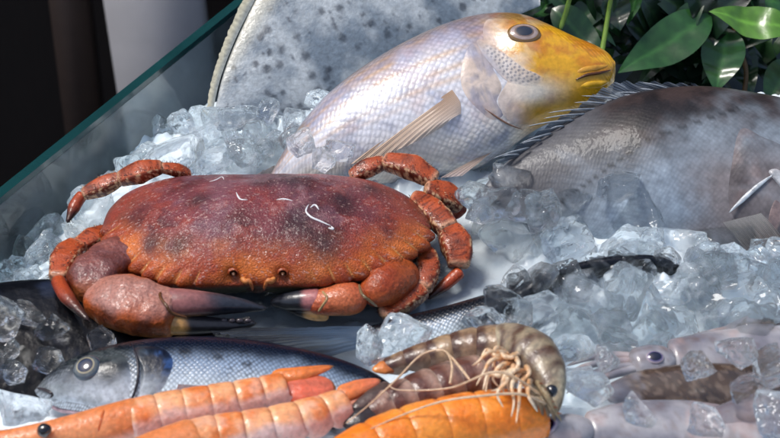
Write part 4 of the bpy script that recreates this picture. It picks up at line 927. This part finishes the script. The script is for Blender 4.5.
G1, G2, G3, G4 = C(84, 128, 46), C(42, 82, 40), C(32, 62, 32), C(18, 38, 24)
def branch(label, stempts, leaves, scol):
    b = PY(*stempts[0]); root = thing('leafy_branch', label, 'branch', b, 'leafy branches behind the fish')
    mb = MB(); pts = spl([PY(*s) for s in stempts], 30); tube(mb, pts, [.0018, .0013], [.0018, .0013], Y * -1, lambda s, u, q, t: scol * (1 + .3 * nz(q, 60)), nc=8); mb.build('stem', M['stem'], root)
    mb = MB()
    for (bx, by_, yb), (tx, ty_, yt), w, col, fo in leaves:
        leaf(mb, PY(bx, by_, yb), PY(tx, ty_, yt), w * K * 1.4, (cam_n + Vector((rs.uniform(-.35, .35), rs.uniform(-.1, .3), rs.uniform(-.1, .3)))).normalized(), col, bend=rs.uniform(-.05, .25), fold=fo)
    mb.build('foliage', M['leaf'], root)
y0 = YB + .022
branch('branch with one large bright green leaf at the top right corner', [(800, 60, y0 + .02), (792, 38, y0 + .01), (790, 0, y0 + .03), (800, -40, y0 + .03)],
       [((792, 30, y0), (708, 13, y0 + .005), 17, G1, .12), ((790, 10, y0 + .04), (730, -18, y0 + .03), 15, G2, .2), ((795, 60, y0 + .02), (765, 105, y0 + .005), 17, G3, .2), ((790, 55, y0 + .05), (735, 60, y0 + .05), 18, G3, .2), ((800, 30, y0 + .06), (760, 60, y0 + .05), 18, G4, .2)], C(70, 84, 40))
branch('branch of broad dark leaves with a dry brown stem behind the grey fish', [(742, 105, y0 + .005), (746, 70, y0 + .02), (735, 35, y0 + .03), (725, -20, y0 + .05)],
       [((712, 16, y0 + .03), (618, 72, y0 + .002), 21, G2, .1), ((728, 28, y0 + .03), (716, 92, y0), 20, G2, .18), ((700, -10, y0 + .05), (618, 36, y0 + .04), 16, G3, .2), ((730, 20, y0 + .05), (676, 84, y0 + .03), 20, G4, .2), ((736, 40, y0 + .04), (752, 96, y0 + .01), 14, G3, .25), ((725, 0, y0 + .07), (690, 50, y0 + .06), 20, G4, .2), ((690, 40, y0 + .06), (640, 85, y0 + .04), 18, G3, .2), ((720, -20, y0 + .06), (660, 10, y0 + .07), 18, G3, .2)], C(110, 84, 50))
branch('thin green upright stem with dark leaves close behind the yellow fish head', [(600, 62, y0), (604, 40, y0 + .01), (609, 10, y0 + .02), (616, -30, y0 + .02)],
       [((552, 8, y0 + .03), (606, 58, y0 + .005), 16, G3, .2), ((612, 30, y0 + .05), (645, 62, y0 + .03), 14, G4, .2), ((640, -20, y0 + .03), (628, 26, y0 + .02), 7, G2, .2), ((560, 15, y0 + .06), (520, -10, y0 + .06), 14, G3, .2), ((640, 10, y0 + .07), (600, 50, y0 + .06), 16, G4, .2)], C(120, 150, 60))
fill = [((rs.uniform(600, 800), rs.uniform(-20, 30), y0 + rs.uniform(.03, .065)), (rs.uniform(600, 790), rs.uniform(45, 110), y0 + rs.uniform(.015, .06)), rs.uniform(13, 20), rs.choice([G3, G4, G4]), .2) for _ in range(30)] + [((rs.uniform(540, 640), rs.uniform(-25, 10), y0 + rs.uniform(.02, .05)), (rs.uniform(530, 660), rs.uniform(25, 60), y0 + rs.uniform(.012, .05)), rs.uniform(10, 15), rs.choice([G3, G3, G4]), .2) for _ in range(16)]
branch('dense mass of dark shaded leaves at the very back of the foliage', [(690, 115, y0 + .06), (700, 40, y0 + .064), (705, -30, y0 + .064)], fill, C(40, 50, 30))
branch('short green stem with a curled leaf above the spotted fish', [(560, 30, y0 + .015), (566, 12, y0 + .02), (576, -25, y0 + .02)],
       [((545, 2, y0 + .04), (492, 14, y0 + .02), 10, G3, .3), ((535, -8, y0 + .03), (478, -4, y0 + .03), 9, G1, .2), ((556, 0, y0 + .05), (525, 18, y0 + .03), 9, G2, .3)], C(110, 140, 56))

# ------------------------------------------------------------------ ice chunks
def ice_mesh(k):
    r = random.Random(100 + k); n = 12; verts = {}; mb = MB()
    asp = Vector((r.uniform(.75, 1.1), r.uniform(.75, 1.1), r.uniform(.6, 1.0)))
    planes = []
    for _ in range(r.randint(4, 8)):
        d = Vector((r.gauss(0, 1), r.gauss(0, 1), r.gauss(0, 1))).normalized(); planes.append((d, r.uniform(.55, .92)))
    dents = [(Vector((r.gauss(0, 1), r.gauss(0, 1), r.gauss(0, 1))).normalized(), r.uniform(.15, .4), r.uniform(.3, .55)) for _ in range(r.randint(1, 3))]
    pw = r.uniform(5, 10); sd = Vector((r.uniform(0, 90), r.uniform(0, 90), 3))
    def vid(p):
        key = (round(p.x, 4), round(p.y, 4), round(p.z, 4))
        if key in verts: return verts[key]
        q = p / ((abs(p.x) ** pw + abs(p.y) ** pw + abs(p.z) ** pw) ** (1 / pw))
        for d, o in planes:
            e = q.dot(d) - o
            if e > 0: q = q - d * (e * .985)
        un = q.normalized()
        for d, dep, w in dents:
            g_ = (un - d).length
            if g_ < w * 2.5: q = q - d * (dep * exp(-(g_ / w) ** 2))
        q = q * (1 + .08 * noise.noise(q * 1.5 + sd) + .025 * noise.noise(q * 4 + sd))
        verts[key] = mb.vert(Vector((q.x * asp.x, q.y * asp.y, q.z * asp.z)), Vector((.9, .95, 1))); return verts[key]
    for ax in range(3):
        for sg in (-1, 1):
            for i in range(n):
                for j in range(n):
                    def pt(a, b):
                        v = [0, 0, 0]; v[ax] = sg; v[(ax + 1) % 3] = -1 + 2 * a / n; v[(ax + 2) % 3] = -1 + 2 * b / n; return Vector(v)
                    q = [vid(pt(i, j)), vid(pt(i + 1, j)), vid(pt(i + 1, j + 1)), vid(pt(i, j + 1))]
                    mb.f.append(q if sg > 0 else q[::-1])
    return mb
NPROTO = 14
meshes = []
for k in range(NPROTO):
    for mk in ('ice', 'ice_cloudy', 'ice_clear'):
        pass
protos = {}
def ice(px, py, z, rpx, mk='ice', label='', group='', rng=rs, rot=None, kk=None):
    k = rng.randrange(NPROTO) if kk is None else kk; key = (k, mk)
    if key not in protos:
        o = ice_mesh(k).build('ice_chunk', M[mk]); protos[key] = o
    else:
        o = protos[key].copy(); COL.objects.link(o)
    o.location = P(px, py, z); R = rpx * K
    o.scale = (R * rng.uniform(.85, 1.15), R * rng.uniform(.85, 1.15), R * rng.uniform(.75, 1.05))
    o.scale *= 1.08
    o.rotation_euler = rot or (rng.uniform(-.6, .6), rng.uniform(-.6, .6), rng.uniform(0, 6.28))
    if 'group' in o: del o['group']
    return tag(o, label, 'ice', group or None)
def inside(poly, x, y):
    r = False; n = len(poly); j = n - 1
    for i in range(n):
        if (poly[i][1] > y) != (poly[j][1] > y) and x < (poly[j][0] - poly[i][0]) * (y - poly[i][1]) / (poly[j][1] - poly[i][1]) + poly[i][0]: r = not r
        j = i
    return r
def scatter(poly, num, rr, zoff, label, group, mats=('ice', 'ice', 'ice_cloudy'), seed=1, gap=.95):
    g_ = random.Random(seed); got = []; xs = [p[0] for p in poly]; ys = [p[1] for p in poly]; tries = 0
    while len(got) < num and tries < 6000:
        tries += 1; x, y = g_.uniform(min(xs), max(xs)), g_.uniform(min(ys), max(ys))
        if not inside(poly, x, y): continue
        r = g_.uniform(*rr)
        if any((x - a) ** 2 + ((y - b) * 1.25) ** 2 < (gap * (r + c)) ** 2 for a, b, c in got): continue
        got.append((x, y, r)); h = bedtree.ray_cast(CAM, ray(x, y))[0]
        if h is None: continue
        dz = r * K * g_.uniform(-.1, .4) + g_.uniform(*zoff); z = h.z + dz
        ice(x, y, z, r, g_.choice(mats), label, group, g_)
# heap between glass and crab
LA = 'clear wet ice chunk in the heap between the glass side and the crab'
GA = 'ice chunks between glass and crab'
left = [(-5, 272), (8, 226), (46, 180), (100, 140), (170, 146), (160, 164), (120, 176), (84, 196), (98, 214), (96, 232), (60, 246), (30, 280)]
back = [(108, 148), (205, 112), (250, 124), (300, 124), (345, 165), (250, 168), (170, 166), (140, 164)]
scatter(left, 40, (15, 25), (-.001, .003), LA, GA, seed=3, gap=.66, mats=('ice', 'ice_cloudy', 'ice_clear'))
scatter(back, 44, (14, 24), (-.001, .004), LA, GA, seed=4, gap=.66, mats=('ice', 'ice_cloudy', 'ice'))
scatter([(205, 112), (240, 114), (300, 108), (345, 92), (330, 125), (300, 150), (240, 150)], 16, (10, 17), (.008, .018), LA, GA, seed=5, gap=.7)
scatter([(-5, 275), (60, 240), (66, 262), (50, 284), (8, 290)], 8, (10, 15), (.004, .010), LA, GA, seed=6, gap=.75, mats=('ice', 'ice_clear'))
# on the dark fish
LD = 'glassy ice chunk lying on the dark fish at the left edge'
scatter([(0, 300), (20, 300), (60, 318), (108, 335), (112, 352), (80, 352), (40, 366), (0, 380)], 7, (11, 18), (.022, .030), LD, 'ice chunks on the dark fish', seed=9, gap=.9, mats=('ice_clear',))
# right of the crab below the grey fish
LR = 'clear ice chunk in the heap between the crab legs and the grey fish'
scatter([(476, 180), (500, 158), (530, 172), (560, 196), (600, 196), (640, 190), (668, 222), (720, 232), (740, 252), (640, 248), (600, 246), (560, 246), (500, 245), (480, 215)], 46, (18, 29), (.002, .008), LR, 'ice chunks between crab and grey fish', seed=12, gap=.66, mats=('ice', 'ice_cloudy', 'ice_clear'))
ice(512, 178, .030, 19, 'ice', 'rounded clear ice chunk between the belly of the yellow faced fish and the grey fish', None, kk=2)
ice(622, 190, .036, 17, 'ice_clear', 'clear rounded ice chunk resting on the flank of the grey fish', None, kk=5)
# front right heap
LF = 'clear ice chunk in the heap behind the squid at the right'
scatter([(500, 290), (548, 282), (640, 284), (700, 286), (780, 276), (790, 335), (700, 335), (640, 345), (585, 352), (565, 325), (520, 325), (490, 320)], 70, (17, 30), (.002, .009), LF, 'ice chunks behind the squid', seed=15, gap=.64, mats=('ice', 'ice_cloudy', 'ice_clear'))
scatter([(690, 250), (790, 245), (790, 275), (700, 272)], 10, (11, 16), (.006, .014), LF, 'ice chunks behind the squid', seed=18, gap=.8)
# on the second bass
for x, y, z, r, kk, lb in ((372, 347, .030, 15, 1, 'roundish clear ice chunk on the bass tail under the crab claw'), (402, 346, .032, 18, 4, 'larger clear ice chunk on the silver flank of the half buried bass'), (424, 342, .030, 13, 7, 'small clear ice chunk right of the two on the half buried bass'), (484, 322, .034, 18, 9, 'pointed clear ice chunk behind the prawn head'), (508, 306, .032, 17, 3, 'clear ice chunk beside the dark back of the half buried bass')):
    ice(x, y, z, r, 'ice_clear', lb, None, kk=kk)
# dark looking clear ones on the back of the half buried bass
for x, y, r in ((560, 272, 13), (592, 264, 14), (622, 262, 13), (664, 262, 12), (728, 268, 15), (754, 274, 14)): ice(x, y, .024, r, 'ice', 'very clear block of ice on the dark back of the half buried bass', 'ice blocks on the dark back', rot=(.1, .2, .5))
for x, y, r, mk in ((518, 294, 16, 'ice'), (540, 284, 15, 'ice_cloudy'), (575, 284, 15, 'ice'), (640, 280, 16, 'ice'), (690, 284, 16, 'ice_cloudy'), (640, 252, 14, 'ice'), (705, 256, 13, 'ice'), (702, 270, 19, 'ice_cloudy'), (716, 276, 17, 'ice'), (618, 270, 14, 'ice'), (778, 270, 17, 'ice')): ice(x, y, .022, r, mk, LF, 'ice chunks behind the squid')
for x, y, r in ((478, 196, 16), (496, 205, 18), (520, 206, 18), (548, 214, 17), (478, 214, 15)): ice(x, y, .030, r, 'ice', LR, 'ice chunks between crab and grey fish')
# by the squid
for x, y, z, r, mk, lb in ((592, 386, .038, 17, 'ice', 'rounded wet ice chunk left of the brown backed squid'), (740, 352, .044, 14, 'ice', 'pinkish clear ice cube sitting on the pale squid'), (752, 392, .046, 18, 'ice_clear', 'clear ice chunk on the brown backed squid at the right'), (775, 420, .056, 16, 'ice_clear', 'clear ice chunk at the lower right corner'), (705, 424, .058, 15, 'ice_clear', 'clear ice chunk on the pink squid at the bottom edge'), (700, 366, .044, 13, 'ice_clear', 'clear ice piece lying between the pale squid and the brown backed squid'), (606, 362, .040, 14, 'ice_clear', 'clear wet ice chunk covering the arm tips of the squid with the dark blue eye'), (640, 414, .052, 13, 'ice_clear', 'small clear ice chunk at the near side of the brown backed squid'), (772, 366, .046, 17, 'ice', 'clear ice chunk at the right edge beside the pale squid'), (568, 352, .030, 15, 'ice', 'wet ice chunk just right of the prawn head'), (574, 380, .030, 14, 'ice_cloudy', 'cloudy ice chunk below the prawn head, left of the squid arms'),
                           (18, 408, .026, 20, 'ice_cloudy', 'cloudy ice lump under the chin of the silver bass'), (592, 92, .044, 11, 'ice_clear', 'small clear ice piece under the mouth of the yellow faced fish'), (300, 142, .040, 15, 'ice', 'clear ice chunk on the tail end of the yellow faced fish'), (322, 156, .040, 14, 'ice', 'clear ice chunk under the tail end of the yellow faced fish'), (340, 152, .042, 11, 'ice_clear', 'small clear ice chunk on the belly of the yellow faced fish')):
    ice(x, y, z, r, mk, lb, None)

# ------------------------------------------------------------------ light, camera, render
W = bpy.data.worlds.new('World'); S.world = W; W.use_nodes = True; nt = W.node_tree
sky = nt.nodes.new('ShaderNodeTexSky'); sky.sky_type = 'NISHITA'; sky.sun_disc = False
EL, AZ = radians(66), radians(-75)        # light from above, a little behind and to the left
sky.sun_elevation = EL; sky.sun_rotation = AZ; sky.dust_density = 3; sky.air_density = 1.0
bgn = nt.nodes['Background']; bgn.inputs['Strength'].default_value = .15; nt.links.new(sky.outputs[0], bgn.inputs[0])
sun = bpy.data.lights.new('sun', 'SUN'); sun.energy = 2.4; sun.angle = radians(16); sun.color = (1, .97, .93)
so = bpy.data.objects.new('sun', sun); COL.objects.link(so); so.location = (0, 0, 3)
sd = Vector((sin(AZ) * cos(EL), cos(AZ) * cos(EL), sin(EL))); so.rotation_euler = sd.to_track_quat('Z', 'Y').to_euler()
cam = bpy.data.cameras.new('camera'); co = bpy.data.objects.new('camera', cam); COL.objects.link(co); S.camera = co
co.location = CAM; co.rotation_euler = (pi / 2 - TH, 0, 0)
cam.sensor_width = 36; cam.lens = 36 / .45; cam.clip_start = .01; cam.clip_end = 100
cam.dof.use_dof = True; cam.dof.focus_distance = 1.0; cam.dof.aperture_fstop = 16
S.view_settings.view_transform = 'Standard'; S.view_settings.look = 'None'; S.view_settings.exposure = 0
S.render.engine = 'CYCLES'; cy = S.cycles; cy.max_bounces = 12; cy.transmission_bounces = 9; cy.transparent_max_bounces = 12; cy.diffuse_bounces = 3; cy.glossy_bounces = 5
cy.use_denoising = True; cy.caustics_refractive = True; cy.caustics_reflective = False; cy.blur_glossy = .5; cy.sample_clamp_indirect = 8; cy.use_adaptive_sampling = True; cy.adaptive_threshold = .035
